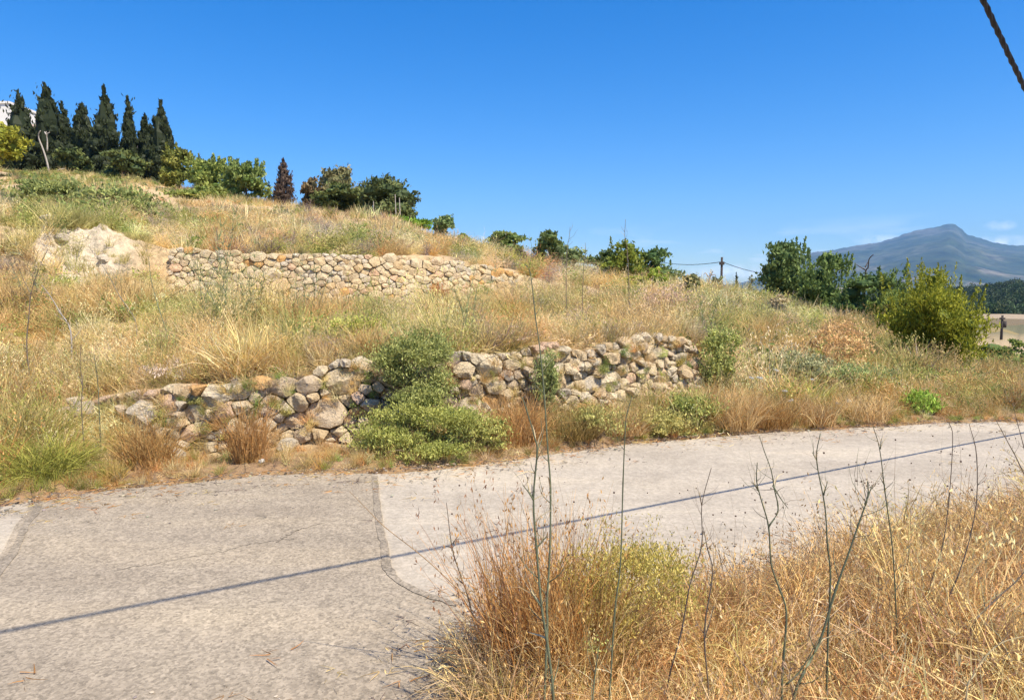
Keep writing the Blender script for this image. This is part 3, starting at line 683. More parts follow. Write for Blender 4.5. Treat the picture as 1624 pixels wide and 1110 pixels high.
def dome_clump(n, r, w):
    g = Geo(); b = disk(n, r * .25); d = norm(np.column_stack([RNG.normal(size=(n, 2)) * .75, np.abs(RNG.normal(size=n)) * .8 + .25]))
    P = blades(g, b, d, r * U(.6, 1.15, n), U(-.05, .35, n), w * U(.6, 1.4, n), var(n, .65, 1.3), 5, .14)
    m = n * 3; q = RNG.integers(0, n, m); j = RNG.integers(2, 5, m)
    blades(g, P[q, j], norm(P[q, j] - P[q, j - 1] + RNG.normal(size=(m, 3)) * .05 * r * 4), r * U(.12, .32, m), U(0, .3, m), w * .7 * U(.7, 1.3, m), var(m, .8, 1.45), 3, .25)
    return g.mesh('clump', M_INST)
CLUMP = proto_col('clumps', [dome_clump(130, .5, .008), dome_clump(170, .6, .007), dome_clump(110, .45, .009), weedy(700, .45, .45, .045), weedy(800, .5, .36, .05)])
NEARP = proto_col('nearplants', [tuft(52, .09, .36, .55, .95, .0056, k=6, kink=.17), tuft(40, .08, .46, .36, .75, .0052, 8, 6, .14), tuft(60, .12, .26, .85, 1.2, .0056, k=6, kink=.24), tuft(26, .06, .52, .28, .6, .0048, 12, 6, .1),
    litter(80, .16), litter(90, .2), twiggy(8, .16, .36, .004), tuft(7, .1, .62, .7, 1.3, .009, k=8, kink=.12)])

def choose(P, w):
    w = np.asarray(w) / np.sum(w, axis=1, keepdims=True); c = np.cumsum(w, axis=1); return (RNG.random((len(P), 1)) > c[:, :-1]).sum(1)
def pick_tint(n, cols, w):
    i = choose(np.zeros(n), w); return np.array(cols)[i] * 1.12 * (1 + .16 * RNG.normal(size=(n, 1))) * (1 + .05 * RNG.normal(size=(n, 3)))
def fan(n, t0, t1, y0, y1, p=2.0):
    t = U(t0, t1, n); y = (U(y0 ** p, y1 ** p, n)) ** (1 / p); return t * y, y
def clear_of_walls(x, y):
    px = CX + x / y * FPX; Ys, _ = prof(x / y)
    low = (px > 80) & (px < 1118) & (y > Ys[:, 5] - .30) & (y < Ys[:, 6] - .04)
    upp = (px > 262) & (px < 840) & (y > Ys[:, 7] - .4) & (y < Ys[:, 8] + .05)
    return ~(low | upp), px, Ys
# --- bank and terraces near (road edge to the upper wall)
x, y = fan(15500, -.92, .92, 5.2, 20)
ok, px, Ys = clear_of_walls(x, y)
on_road = y < Ys[:, 3] + .05 + .12 * fbm(x * 2, y * 2, 8)
clayz = np.clip(1 - ((px - 130) / 100) ** 2, 0, 1) * np.clip(1 - ((y - 15.6) / 1.6) ** 2, 0, 1)
bare = fbm(x * .9, y * .9, 101)
front = (px > 240) & (px < 600) & (y < Ys[:, 5])            # trodden, nearly bare strip under the boulders
keep = ok & ~on_road & (RNG.random(len(x)) > clayz * .68) & (bare > .37) & ~(front & (RNG.random(len(x)) < .72))
x, y, px, Ys, front = x[keep], y[keep], px[keep], Ys[keep], front[keep]; n = len(x)
a, b, c = fbm(x * .45, y * .45, 201), fbm(x * .6 + 9, y * .6, 202), fbm(x * 1.1, y * 1.1, 203)
edge = np.exp(-((y - Ys[:, 3] - .3) / .55) ** 2); right = np.clip((px - 1080) / 200, 0, 1)
leftgreen = np.clip(1 - ((px - 90) / 170) ** 2, 0, 1) * np.clip(1 - ((y - 6.1) / .8) ** 2, 0, 1)
midgreen = np.clip((b - .55) * 8, 0, 1); grey = np.clip((a - .58) * 9, 0, 1) * (y > 7)
ridge_grey = np.exp(-((y - Ys[:, 6] - .9) / 1.5) ** 2) * np.clip((px - 700) / 60, 0, 1) * np.clip((1110 - px) / 60, 0, 1)
grey = np.maximum(grey, ridge_grey * 1.6)
wt = np.column_stack([.9 - .3 * grey, .6 + edge, .9 + 0 * a, .7 + 0 * a, .12 + .3 * (c > .6), .12 + 0 * a, .06 + 1.1 * grey, .08 + 1.4 * grey, .03 + .5 * midgreen + .2 * right + .2 * edge, .05 + .7 * midgreen + .4 * right + .3 * edge, .015 + .10 * np.clip(1 - abs(px - 350) / 220, 0, 1) * (y > 8), .5 + 0 * a, .5 + 0 * a])
idx = choose(x, wt)
grassy = pick_tint(n, [STRAW, PALE, RUST, OLIVE, YGREEN], np.column_stack([1 + 0 * a, .7 + .6 * (c > .5), .05 + .9 * edge * (c > .42), .45 + 1.0 * midgreen + .5 * right, .06 + 1.9 * leftgreen + .5 * midgreen + .3 * right]))
greens = pick_tint(n, [GREEN * 1.25, OLIVE, YGREEN], np.column_stack([.7 + 0 * a, .8 + 0 * a, .7 + 2 * leftgreen])); twigs = pick_tint(n, [GREYB, np.array((.21, .15, .11)), STRAW * .7], np.ones((n, 3)))
feath = pick_tint(n, [np.array((.22, .26, .13)), OLIVE], np.ones((n, 2)))
tint = np.where((idx <= 5)[:, None] | (idx >= 11)[:, None], grassy, np.where((idx <= 7)[:, None], twigs, np.where((idx <= 9)[:, None], greens, feath)))
tint = np.where((leftgreen > .3)[:, None] & (idx <= 3)[:, None], tint * .5 + YGREEN * .55, tint)
sp = fbm(x * .55, y * .55, 808, 3)[:, None]; sp2 = fbm(x * 1.5, y * 1.5, 809, 2)[:, None]; dryk = ((idx <= 5) | (idx >= 11))[:, None]
tint = np.where(dryk, tint * (1 - np.clip((sp - .54) * 7, 0, .75)) + OR_ * 1.05 * np.clip((sp - .54) * 7, 0, .75), tint); gm = np.clip((.44 - sp) * 8, 0, .7)
tint = np.where(dryk, tint * (1 - gm) + np.array((.46, .43, .14)) * gm, tint) * (.70 + .68 * sp2)
clump = np.clip((fbm(x * 1.3, y * 1.3, 303, 3) - .38) * 4.2, .10, 1.4)
nearw = np.clip((Ys[:, 7] - y) / 4.0, .2, 1)
scl = U(.6, 1.1, n) * (.30 + .72 * clump) * np.where((px > 250) & (px < 850), nearw, 1) * np.where(front, .5, 1) * np.where(edge > .4, .85, 1) * np.where((px > 95) & (px < 270) & (y < Ys[:, 5]) & (y > Ys[:, 5] - .8), .5, 1)
scatter('dry_grass', 'straw coloured dry grass and weeds over the terraces and bank', PROTO, np.column_stack([x, y, H(x, y) - .02]), scl, idx, tint)
# --- dense matted band along the far road edge and over the left bank
x, y = fan(24000, -.92, .92, 4.9, 10.5, 1.0); px = CX + x / y * FPX; Ys, _ = prof(x / y)
ok, _, _ = clear_of_walls(x, y); de = y - Ys[:, 3]; lim = np.interp(px, [0, 200, 260, 300, 560, 620, 2000], [3.5, 2.6, 1.0, .8, .8, 1.1, 1.7])
front = (px > 270) & (px < 560)
keep = ok & (de > -.10 + .26 * fbm(x * 2.5, y * 2.5, 8)) & (de < lim) & ~(front & (RNG.random(len(x)) < .45)); x, y, px, de, front = [q[keep] for q in (x, y, px, de, front)]; n = len(x)
a, b = fbm(x * 1.2, y * 1.2, 611), fbm(x * .9, y * .9, 612); lg = np.clip(1 - ((px - 70) / 170) ** 2, 0, 1) * np.clip(1 - de / 1.4, 0, 1); rt = np.clip((px - 560) / 80, 0, 1)
idx = choose(x, np.column_stack([1 + 0 * a, .6 + 0 * a, .9 + 0 * a, .8 + 0 * a, .15 + 0 * a, .15 + 0 * a, .10 + 0 * a, .12 + 0 * a, .05 + .8 * rt * (b > .47), .05 + .9 * rt * (b > .47), .0 * a, 1.2 - .7 * rt, 1.2 - .7 * rt]))
grassy = pick_tint(n, [STRAW, PALE, RUST, OR_ * 1.0, OLIVE, YGREEN], np.column_stack([1 + 0 * a, .5 + 0 * a, .35 + .8 * (a > .52) * np.exp(-de / .5), .4 + .5 * (a > .5), .25 + .5 * lg + .4 * rt, .08 + 2.2 * lg + .5 * rt * (b > .52)]))
greens = pick_tint(n, [GREEN * 1.8, OLIVE, YGREEN], np.ones((n, 3))); twigs = pick_tint(n, [GREYB, STRAW * .6], np.ones((n, 2)))
tint = np.where((idx <= 5)[:, None] | (idx >= 11)[:, None], grassy, np.where((idx <= 7)[:, None], twigs, greens))
hgt = np.where((px > 95) & (px < 270) & (y > Ys[keep, 5] - .8), .55, 1) * np.where(front, .30, np.clip(.24 + .35 * de, .2, .85)) * (.6 + .7 * a)
scatter('roadside_grass', 'tangled rust and straw grass along the far road edge', PROTO, np.column_stack([x, y, np.maximum(H(x, y), .015) - .015]), U(.6, 1.1, n) * hgt, idx, tint)
# --- rounded dry clumps and weeds standing out of the grass
x, y = fan(2000, -.85, .85, 6.6, 30, 1.25); ok, px, Ys = clear_of_walls(x, y)
keep = ok & (y > Ys[:, 3] + .35) & (y < Ys[:, 10]) & ~((px > 240) & (px < 600) & (y < Ys[:, 5])) & ~((px > 20) & (px < 235) & (abs(y - 15.6) < 1.0))
keep &= ~((px > 300) & (px < 850) & (y > Ys[:, 7] - 3.5) & (y < Ys[:, 7])); x, y, px = x[keep], y[keep], px[keep]; n = len(x); a, b = fbm(x * .5, y * .5, 711), fbm(x * .4, y * .4, 712)
grn = np.clip((b - .5) * 7, 0, 1) + .35 * np.clip((px - 1050) / 200, 0, 1)
idx = choose(x, np.column_stack([1 + 0 * a, 1 + 0 * a, 1 + 0 * a, .25 + 1.2 * grn, .25 + 1.2 * grn]))
dry = pick_tint(n, [STRAW, PALE, OR_, RUST, GREYB * 1.15, OLIVE * 1.1], np.column_stack([1 + 0 * a, .8 + 0 * a, .6 * (a < .5) + .1, .12 + 0 * a, .25 + 1.6 * np.clip((a - .52) * 8, 0, 1), .4 + .8 * grn]))
gr = pick_tint(n, [np.array((.20, .24, .06)), OLIVE * 1.1, YGREEN], np.ones((n, 3)))
scatter('dry_scrub', 'rounded dry clumps and low weeds dotted over the slope', CLUMP, np.column_stack([x, y, H(x, y) - .03]), U(.5, 1.15, n) * np.clip(.75 + (y - 8) * .03, .7, 1.5), idx, np.where((idx <= 2)[:, None], dry, gr))
# --- grass hanging over the lip of the lower wall
px = U(85, 1112, 1500); t = TX(px); Ys, _ = prof(t); y = Ys[:, 6] + U(-.06, .7, len(px)); x = t * y; n = len(x); gv = np.clip((px - 700) / 40, 0, 1) * (fbm(x * .9, y * .9, 55) > .42)
k = (fbm(x * 1.1, y * 0, 56) > .30); px, x, y, gv = px[k], x[k], y[k], gv[k]; n = len(x)
idx = choose(x, np.column_stack([1 + 0 * x, .7 + 0 * x, 1 + 0 * x, .9 + 0 * x, .2 + 0 * x, .1 + 0 * x, .15 + 1.5 * gv, .2 + 1.8 * gv, .08 + 0 * x, .1 + 0 * x, 0 * x, .6 + 0 * x, .6 + 0 * x]))
tint = np.where(((idx == 6) | (idx == 7))[:, None], pick_tint(n, [GREYB, GREYB * .75], np.ones((n, 2))), pick_tint(n, [STRAW, PALE, OR_, OLIVE], np.column_stack([1 + 0 * x, .7 + 0 * x, .5 + 0 * x, .5 + 0 * x])))
scatter('wall_top_grass', 'dry grass and twigs growing along the top of the lower wall', PROTO, np.column_stack([x, y, H(x, y) - .02]), U(.35, .8, n), idx, tint, .25)
# --- grass rooted in the wall's joints and spilling over its buried left end
px = np.concatenate([U(85, 265, 150), U(265, 1110, 260)]); t = TX(px); Ys, Zs = prof(t); f = RNG.random(len(px)) ** np.where(px < 265, .8, .6); y = Ys[:, 5] - .20 + .20 * f; x = t * y; z = Zs[:, 5] * (1 - f) + Zs[:, 6] * f; n = len(x)
idx = RNG.choice([0, 2, 3, 7, 8, 9], n, p=[.25, .25, .22, .1, .09, .09]); tint = np.where((idx >= 8)[:, None], pick_tint(n, [GREEN * 1.3, OLIVE], np.ones((n, 2))), pick_tint(n, [STRAW, PALE, OR_, OLIVE, GREYB], np.column_stack([1 + 0 * x, .7 + 0 * x, .5 + 0 * x, .5 + 0 * x, .3 + 0 * x])))
scatter('joint_grass', 'dry grass rooted in the joints of the lower wall', PROTO, np.column_stack([x, y, z]), U(.22, .5, n) * np.where(px < 265, .9, .8), idx, tint, .5)
# --- loose gravel and plant bits on the road margins
def pebble(s):
    g = Geo(); th = np.arange(6) * 1.047; V = [(0, 0, .5)] + [(math.cos(a), math.sin(a) * .8, .18) for a in th] + [(math.cos(a) * .8, math.sin(a) * .7, -.2) for a in th]
    V = np.array(V) * s * (1 + RNG.normal(size=(13, 1)) * .14); j = np.arange(6); j2 = (j + 1) % 6
    g.add(V, [np.stack([0 * j, 1 + j, 1 + j2], -1), np.stack([1 + j, 7 + j, 7 + j2, 1 + j2], -1)], (1, 1, 1)); return g.mesh('pebble', M_INST)
bits = Geo(); b = disk(6, .05); b[:, 2] = .006; blades(bits, b, norm(RNG.normal(size=(6, 3)) * (1, 1, .05)), U(.03, .1, 6), U(-.05, .1, 6), U(.003, .006, 6), var(6), 4, .12)
GRAV = proto_col('gravel', [pebble(.006), pebble(.009), pebble(.014), bits.mesh('bits', M_INST)])
tx = U(-.9, .85, 3600); Ys, _ = prof(tx); far = RNG.random(3600) < .55; dd = RNG.exponential(.22, 3600); y = np.where(far, Ys[:, 3] - dd, Ys[:, 2] + dd * 1.3); x = tx * y
k = (y > 1.4) & (y < 11) & (y > Ys[:, 2] - .05); x, y = x[k], y[k]; n = len(x); idx = RNG.choice([0, 1, 2, 3], n, p=[.4, .25, .07, .28])
scatter('road_gravel', 'loose grit and dry plant bits along the road margins', GRAV, np.column_stack([x, y, np.full(n, .014)]), U(.7, 1.3, n), idx, np.where((idx == 3)[:, None], pick_tint(n, [STRAW * .8, GREYB * .7, RUST], np.ones((n, 3))), pick_tint(n, [np.array((.5, .43, .34)), np.array((.32, .28, .23)), np.array((.2, .17, .14))], np.ones((n, 3)))), .03)
# --- upper slope
x, y = fan(15000, -.95, .75, 16.8, 62, 1.6)
ok, px, Ys = clear_of_walls(x, y)
keep = ok & (y > Ys[:, 8] + .03) & (y < Ys[:, 10] + 3) & (fbm(x * .35, y * .35, 333) > .40); x, y, px, Ys = x[keep], y[keep], px[keep], Ys[keep]; n = len(x)
a, b = fbm(x * .16, y * .16, 211), fbm(x * .22 + 9, y * .22, 212); lg = np.clip(1 - px / 420, 0, 1) * np.clip((y - 19) / 6, 0, 1)
band = np.clip(1.2 - abs(y - 25) / 9, 0, 1) * np.clip(1 - (px - 60) / 330, 0, 1) * (px > 20)
mg = np.clip((b - .56) * 8, 0, 1); gy = np.clip((a - .55) * 8, 0, 1) + 1.6 * np.clip((px - 440) / 80, 0, 1) * np.clip(1.3 - (y - Ys[:, 8]) / 3.5, 0, 1) * (px < 900)
wt = np.column_stack([1 + 0 * a, .8 + 0 * a, .06 + 1.1 * gy, .05 + .5 * mg + 1.3 * band + .5 * lg, .05 + .6 * mg + 1.3 * band + .5 * lg, .9 + 0 * a]); idx = choose(x, wt)
grassy = pick_tint(n, [STRAW, PALE, OLIVE, RUST, YGREEN], np.column_stack([1 + 0 * a, .9 + 0 * a, .2 + .5 * mg + 1.8 * lg + 1.6 * band, .10 + 0 * a, .05 + 1.0 * lg + .9 * band]))
greens = pick_tint(n, [GREEN * 1.2, OLIVE, YGREEN * .9], np.column_stack([1 + 0 * a, .7 + 0 * a, .7 + 0 * a])); twigs = pick_tint(n, [GREYB, np.array((.22, .16, .12))], np.ones((n, 2)))
tint = np.where((idx <= 1)[:, None] | (idx == 5)[:, None], grassy, np.where((idx == 2)[:, None], twigs, greens))
scatter('hillside_grass', 'dry grass with green patches on the slope above the upper wall', FARP, np.column_stack([x, y, H(x, y) - .03]), U(.5, 1.1, n) * (.3 + .75 * np.clip((fbm(x * .6, y * .6, 305, 3) - .34) * 3.4, .15, 1.2)) * (1 + .3 * band), idx, tint)
# --- right bank behind the lower wall's end and past it
x, y = fan(5200, .22, .9, 9.0, 34, 1.7); ok, px, Ys = clear_of_walls(x, y)
keep = ok & (y > Ys[:, 6]) & (y < Ys[:, 10] + 4); x, y, px = x[keep], y[keep], px[keep]; n = len(x); b = fbm(x * .4, y * .4, 412); a = fbm(x * .35, y * .35, 413)
mg = np.clip((b - .5) * 6, 0, 1)
idx = choose(x, np.column_stack([1 + 0 * b, .9 + 0 * b, .15 + .9 * (a > .58), .15 + .7 * mg, .2 + .8 * mg, .7 + 0 * b]))
grassy = pick_tint(n, [STRAW, PALE, OLIVE, RUST, YGREEN], np.column_stack([1 + 0 * b, .6 + 0 * b, .5 + mg, .25 + .3 * (a < .45), .15 + .3 * mg])); greens = pick_tint(n, [GREEN * 1.2, OLIVE, YGREEN], np.ones((n, 3))); twigs = pick_tint(n, [GREYB, STRAW * .7], np.ones((n, 2)))
tint = np.where((idx <= 1)[:, None] | (idx == 5)[:, None], grassy, np.where((idx == 2)[:, None], twigs, greens))
scatter('bank_grass', 'tangled dry grass and green weeds on the bank right of the lower wall', FARP, np.column_stack([x, y, H(x, y) - .03]), U(.4, .8, n) * (.3 + .8 * np.clip((fbm(x, y, 307, 3) - .34) * 3.4, .15, 1.2)), idx, tint)
# --- near verge
P = []
x = U(-.6, 8.5, 16000); y = U(.5, 7.6, 16000); rn, rf = road_edges(x, y)
keep = (y < rn - .10 - .18 * fbm(x * 1.5, y * 1.5, 21)) & (y > 1.15) & (np.abs(x / y) < 1.15); x, y = x[keep], y[keep]; rn = rn[keep]; n = len(x)
a, b = fbm(x * .9, y * .9, 501), fbm(x * 1.6, y * 1.6, 502); pxv = CX + x / y * FPX
thin = np.clip((y - rn + .75) / .6, 0, 1); k2 = (RNG.random(n) > thin * .35) & (RNG.random(n) > np.clip((790 - pxv) / 80, 0, .95)); x, y, a, b, pxv, thin = [q[k2] for q in (x, y, a, b, pxv, thin)]; n = len(x)
idx = choose(x, np.column_stack([1 + 0 * a, .7 + .4 * thin, 1.2 - .5 * thin, .25 + .3 * thin, .9 + 0 * a, .9 + 0 * a, .10 + .2 * thin, .14 + 0 * a]))
tint = pick_tint(n, [STRAW * 1.1, PALE * 1.1, np.array((.60, .37, .15)), np.array((.40, .27, .15)), OLIVE], np.column_stack([1 + .5 * b, .25 + 1.2 * np.clip(b - .5, 0, 1), .5 + .9 * (a > .5), .6 + .5 * thin, .04 + .1 * (b < .35)]))
scl = U(.55, 1.05, n) * (.75 + .4 * b) * (1 - .12 * thin) * np.interp(pxv, [900, 1300, 1700], [1, 1.05, 1.35])
scatter('verge_grass', 'matted orange and straw dry grass filling the near verge', NEARP, np.column_stack([x, y, H(x, y) - .015]), scl, idx, tint, .22)
# --- pine wood on the far hill
def pine_blob(n, w, h):
    g = Geo(); p = norm(RNG.normal(size=(n, 3))) * U(.55, 1., (n, 1)); p[:, :2] *= w * .5; p[:, 2] = h * (.62 + .36 * p[:, 2])
    leaves(g, p, .9 * U(.6, 1.3, n), var(n, .6, 1.4), .4, .6); tube(g, [(0, 0, -1), (0, 0, h * .6)], [.25, .15], 5, (.8, .6, .5)); return g.mesh('pine', M_INST)
PINES = proto_col('pines', [pine_blob(150, 5, 8), pine_blob(150, 6.5, 7.5), pine_blob(130, 4, 9)])
wp, wY, wZ = WG; n = 1500; px = U(1380, 1900, n); fi = U(0, .78, n) * (len(wY) - 1); i0 = fi.astype(int)
Yw = np.interp(fi, np.arange(len(wY)), wY); j0 = np.clip(((px - wp[0]) / (wp[1] - wp[0])).astype(int), 0, len(wp) - 1); Zw = wZ[i0, j0]
pt = pick_tint(n, [np.array((.05, .075, .03)), np.array((.075, .10, .04)), np.array((.035, .055, .03))], np.ones((n, 3)))
scatter('pine_wood', 'far dark pine wood below the mountain', PINES, np.column_stack([TX(px) * Yw, Yw, Zw - .3]), U(.7, 1.2, n), RNG.integers(0, 3, n), pt, .03)

# ------------------------------------------------------------------ trees and shrubs
def place(px, Y):
    x = float(TX(px) * Y / (ray(px, 500)[1]) if False else at(px, 480, Y)[0]); return np.array((x, Y, float(H(x, Y))))
def top_height(px, py, Y, base): return zz(px, py, Y) - base[2]
CAMP = np.array((0, 0, CAMH))
LEAFGAIN = np.array((2.7, 2.45, 1.9))
def crown_blobs(g, blobs, n, leaf, c1, c2, up=.3, aspect=.5, shell=.55, gain=None):
    """blobs: (x,y,z,rx,ry,rz,weight). Leaves sit in clumps near each blob's surface, leaving gaps"""
    w = np.array([b[6] for b in blobs]); w = w / w.sum()
    for b, k in zip(blobs, (w * n).astype(int)):
        m = max(6, k // 22); d = norm(RNG.normal(size=(m, 3))); rr = U(shell, 1.05, (m, 1))
        cen = d * rr * np.array(b[3:6]) + np.array(b[:3])
        hue = RNG.random((m, 1)) ; q = RNG.integers(0, m, k); sd = .20 * np.array(b[3:6]) * U(.6, 1.5, (k, 1))
        P = cen[q] + np.clip(RNG.normal(size=(k, 3)), -1.7, 1.7) * sd
        C = (LEAFGAIN if gain is None else gain) * (np.asarray(c1) * (1 - hue[q]) + np.asarray(c2) * hue[q]) * (1 + .18 * RNG.normal(size=(k, 1)))
        leaves(g, P, leaf * U(.6, 1.4, k), np.clip(C, .004, .9), up, aspect, d[q] * .6)
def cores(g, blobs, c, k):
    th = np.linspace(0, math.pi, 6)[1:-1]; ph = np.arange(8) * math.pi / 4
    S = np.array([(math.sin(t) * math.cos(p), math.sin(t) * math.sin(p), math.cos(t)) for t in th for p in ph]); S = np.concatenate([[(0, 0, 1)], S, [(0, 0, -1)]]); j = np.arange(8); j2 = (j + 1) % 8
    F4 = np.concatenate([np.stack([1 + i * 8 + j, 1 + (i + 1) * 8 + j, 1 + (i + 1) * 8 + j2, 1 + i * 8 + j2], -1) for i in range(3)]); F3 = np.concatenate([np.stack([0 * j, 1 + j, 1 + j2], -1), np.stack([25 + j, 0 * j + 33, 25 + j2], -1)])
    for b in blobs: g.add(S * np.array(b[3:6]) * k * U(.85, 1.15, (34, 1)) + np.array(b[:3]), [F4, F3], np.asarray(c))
def trunk_geo(h, r, limbs=5, spread=.5, lean=0):
    g = Geo(); z = np.linspace(-.15 * h * .3, h, 6); P = np.column_stack([lean * z + RNG.normal(size=6) * r * .3, RNG.normal(size=6) * r * .3, z])
    tube(g, P, np.linspace(r * 1.3, r * .45, 6), 7)
    for i in range(limbs):
        k = RNG.integers(2, 5); a = U(0, 6.283); L = h * U(.35, .65); e = P[k] + np.array((math.cos(a) * L * spread, math.sin(a) * L * spread, L * .75))
        tube(g, smooth_line([P[k], (P[k] + e) / 2 + np.array((0, 0, L * .08)), e], 3), np.linspace(r * .55, r * .12, 7), 5)
    return g
def tree(name, label, cat, px, Y, top, width, c1, c2, n, leaf, style='round', mat=None, group=None, trunk=.18, lift=.12, bark=None, shoots=0, up=.3, aspect=.5, base=None):
    base = place(px, Y) if base is None else base
    h = top_height(px, top, Y, base); w = width * Y / FPX * (1.45 if style == 'cone' else 1.12)
    root = empty(name, base, label, cat, group); g = Geo(); blobs = []
    if style == 'cone':                                   # cypress: tight upright plumes wrapped round a spindle
        m = 38
        for i in range(m):
            f = (i + U(0, 1)) / m * .88; r = w * .5 * min(1, (1 - f) ** .8 * 1.2) * (.9 + .14 * math.sin(f * 9 + i)); a = U(0, 6.283)
            blobs.append((math.cos(a) * r * .62, math.sin(a) * r * .62, f * h, r * .42 + .05, r * .42 + .05, h * .10 * (1 - .55 * f), .35 + r))
        blobs += [(0, 0, h * .92, w * .05, w * .05, h * .055, .9), (0, 0, h * .5, w * .30, w * .30, h * .42, 1.6), (0, 0, h * .16, w * .36, w * .36, h * .16, 1.4)]
    elif style == 'dome':
        for i in range(24):
            a, e = U(0, 6.283), U(-.95, 1.0); q = math.sqrt(max(0, 1 - e * e)) * .62
            blobs.append((math.cos(a) * q * w * .5, math.sin(a) * q * w * .5, h * (.5 + .36 * e), w * .27, w * .27, h * .17, 1))
    else:
        m = 13 if style == 'round' else 16
        for i in range(m):
            a, f = U(0, 6.283), U(lift + .08, .90); q = .62 * math.sin(math.pi * min(1, f * .8 + .16)) ** .6
            blobs.append((math.cos(a) * q * w * .5, math.sin(a) * q * w * .5, f * h, w * U(.17, .29), w * U(.17, .29), h * U(.11, .19), U(.6, 1.3)))
        blobs.append((0, 0, h * .5, w * .25, w * .25, h * .28, 1.5)); blobs.append((U(-.1, .1) * w, 0, h * .9, w * .13, w * .13, h * .10, .6))
    gain = 1.7 if style == 'cone' else np.array((2.1, 2.0, 1.6)) if mat is M_DARK else LEAFGAIN
    crown_blobs(g, blobs, n, leaf, c1, c2, up, aspect, gain=gain)
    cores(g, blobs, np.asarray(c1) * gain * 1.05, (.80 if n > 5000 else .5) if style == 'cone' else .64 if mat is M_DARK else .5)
    for i in range(shoots):                               # upright leafy shoots breaking the outline
        a = U(0, 6.283); q = U(.1, .46) * w; z0 = h * U(.45, .82); L = h * U(.18, .34); k = 60
        f = RNG.random(k); P = np.column_stack([math.cos(a) * q * (1 + .15 * f) + RNG.normal(size=k) * leaf * .55 * (1.1 - f), math.sin(a) * q * (1 + .15 * f) + RNG.normal(size=k) * leaf * .55 * (1.1 - f), z0 + f * L])
        leaves(g, P, leaf * U(.5, 1.1, k), LEAFGAIN * mixc(c1, c2, k, .2), 1.0, aspect)
    link('crown', g.mesh('crown', mat or M_LEAF), root)
    tg = trunk_geo(h * (.55 if style != 'cone' else .8), max(.03, w * trunk * .16), 0 if style == 'cone' else 6)
    link('trunk', tg.mesh('trunk', bark or M_BARK, True), root)
    return root
CYP1, CYP2 = (.014, .019, .007), (.032, .040, .014)
cyp = [(48, 60, 143, 46, 'broad dark cypress at the left end of the row beside the white house'), (90, 62, 126, 42, 'tallest dark cypress, second big one from the left'),
       (113, 64, 160, 40, 'dark cypress tucked against the right side of the tallest cypress'), (145, 62, 159, 46, 'bushy cypress with a ragged pointed top in the middle of the row'),
       (180, 61, 133, 42, 'tall straight cypress standing alone above its neighbours mid row'), (217, 62, 151, 27, 'slimmest cypress with a narrow spire in the row'),
       (243, 63, 177, 36, 'shorter greyish cypress leaning on the last cypress of the row'), (267, 61, 156, 40, 'dark cypress at the right end of the row beside the yellow tree'),
       (76, 66, 198, 34, 'low dark cypress behind the bare dead trunk')]
for px, Y, top, w, lab in cyp:
    tree('cypress_tree', lab, 'cypress', px, Y, top, w, CYP1, CYP2, 6500, .36, 'cone', M_DARK, 'cypresses in a row on the skyline', .5, up=1.3, aspect=.34)
for px, Y, top, w, lab in [(128, 59, 232, 46, 'low dark evergreen shrub at the foot of the middle cypresses'), (205, 59, 238, 60, 'dark shrub filling the gap under the slim cypress')]:
    tree('evergreen_shrub', lab, 'shrub', px, Y, top, w, (.03, .045, .018), (.075, .09, .03), 2200, .34, mat=M_DARK)
GN1, GN2 = (.045, .075, .022), (.115, .15, .045)
tree('pine_tree', 'bright yellow green pine at the left edge below the white house', 'tree', 8, 46, 190, 76, (.085, .10, .015), (.19, .195, .035), 3000, .32)
tree('young_tree', 'yellowish tree between the last cypress and the green saplings', 'tree', 292, 52, 236, 52, (.055, .072, .02), (.125, .13, .035), 2600, .32, shoots=10)
tree('young_tree', 'loose green sapling with upright shoots behind the fennel plant', 'tree', 345, 50, 256, 74, GN1, (.16, .19, .06), 3000, .26, shoots=40, up=.8)
tree('young_tree', 'green sapling with a tall leafy spike, rightmost of the clump', 'tree', 396, 48, 256, 56, GN1, (.15, .19, .075), 2600, .25, shoots=34, up=.8)
tree('leafy_bush', 'low green bush under the saplings on the skyline', 'bush', 325, 45, 296, 84, (.07, .10, .03), (.16, .18, .06), 2400, .28, lift=0)
tree('cypress_tree', 'thin dark cypress spike left of the brown dying cypress', 'cypress', 432, 70, 285, 9, CYP1, CYP2, 500, .28, 'cone', M_DARK, up=1.3, aspect=.34)
tree('cypress_tree', 'dying reddish brown cypress standing alone on the skyline', 'cypress', 455, 50, 250, 27, (.055, .038, .028), (.095, .064, .045), 4200, .22, 'cone', M_DARK, up=1.2, aspect=.34)
tree('cypress_tree', 'short brown topped cypress at the left of the rounded pines', 'cypress', 500, 46, 283, 34, (.05, .045, .025), (.13, .09, .055), 1800, .26, 'round', M_DARK, lift=-.05, up=1.)
tree('pine_tree', 'round topped pine with a greyish brown crown', 'tree', 546, 52, 262, 62, (.07, .072, .035), (.14, .125, .07), 4200, .28, 'dome', M_DARK)
tree('pine_tree', 'dark rounded pine in front of the greyish dome', 'tree', 541, 46, 292, 74, (.03, .045, .018), (.075, .09, .03), 4200, .26, 'dome', M_DARK)
tree('pine_tree', 'dark many domed pine with pale stems showing on its right', 'tree', 613, 44, 282, 86, (.028, .042, .018), (.075, .088, .034), 5000, .26, 'dome', M_DARK)
tree('pine_tree', 'small drooping pine bough at the right edge of the pines', 'tree', 645, 43, 324, 30, (.04, .055, .022), (.085, .10, .035), 900, .24, 'round', M_DARK)
b0 = place(618, 44); o = empty('bare_trunks', b0, 'pale bare stems standing in front of the many domed pine', 'dead trunks')
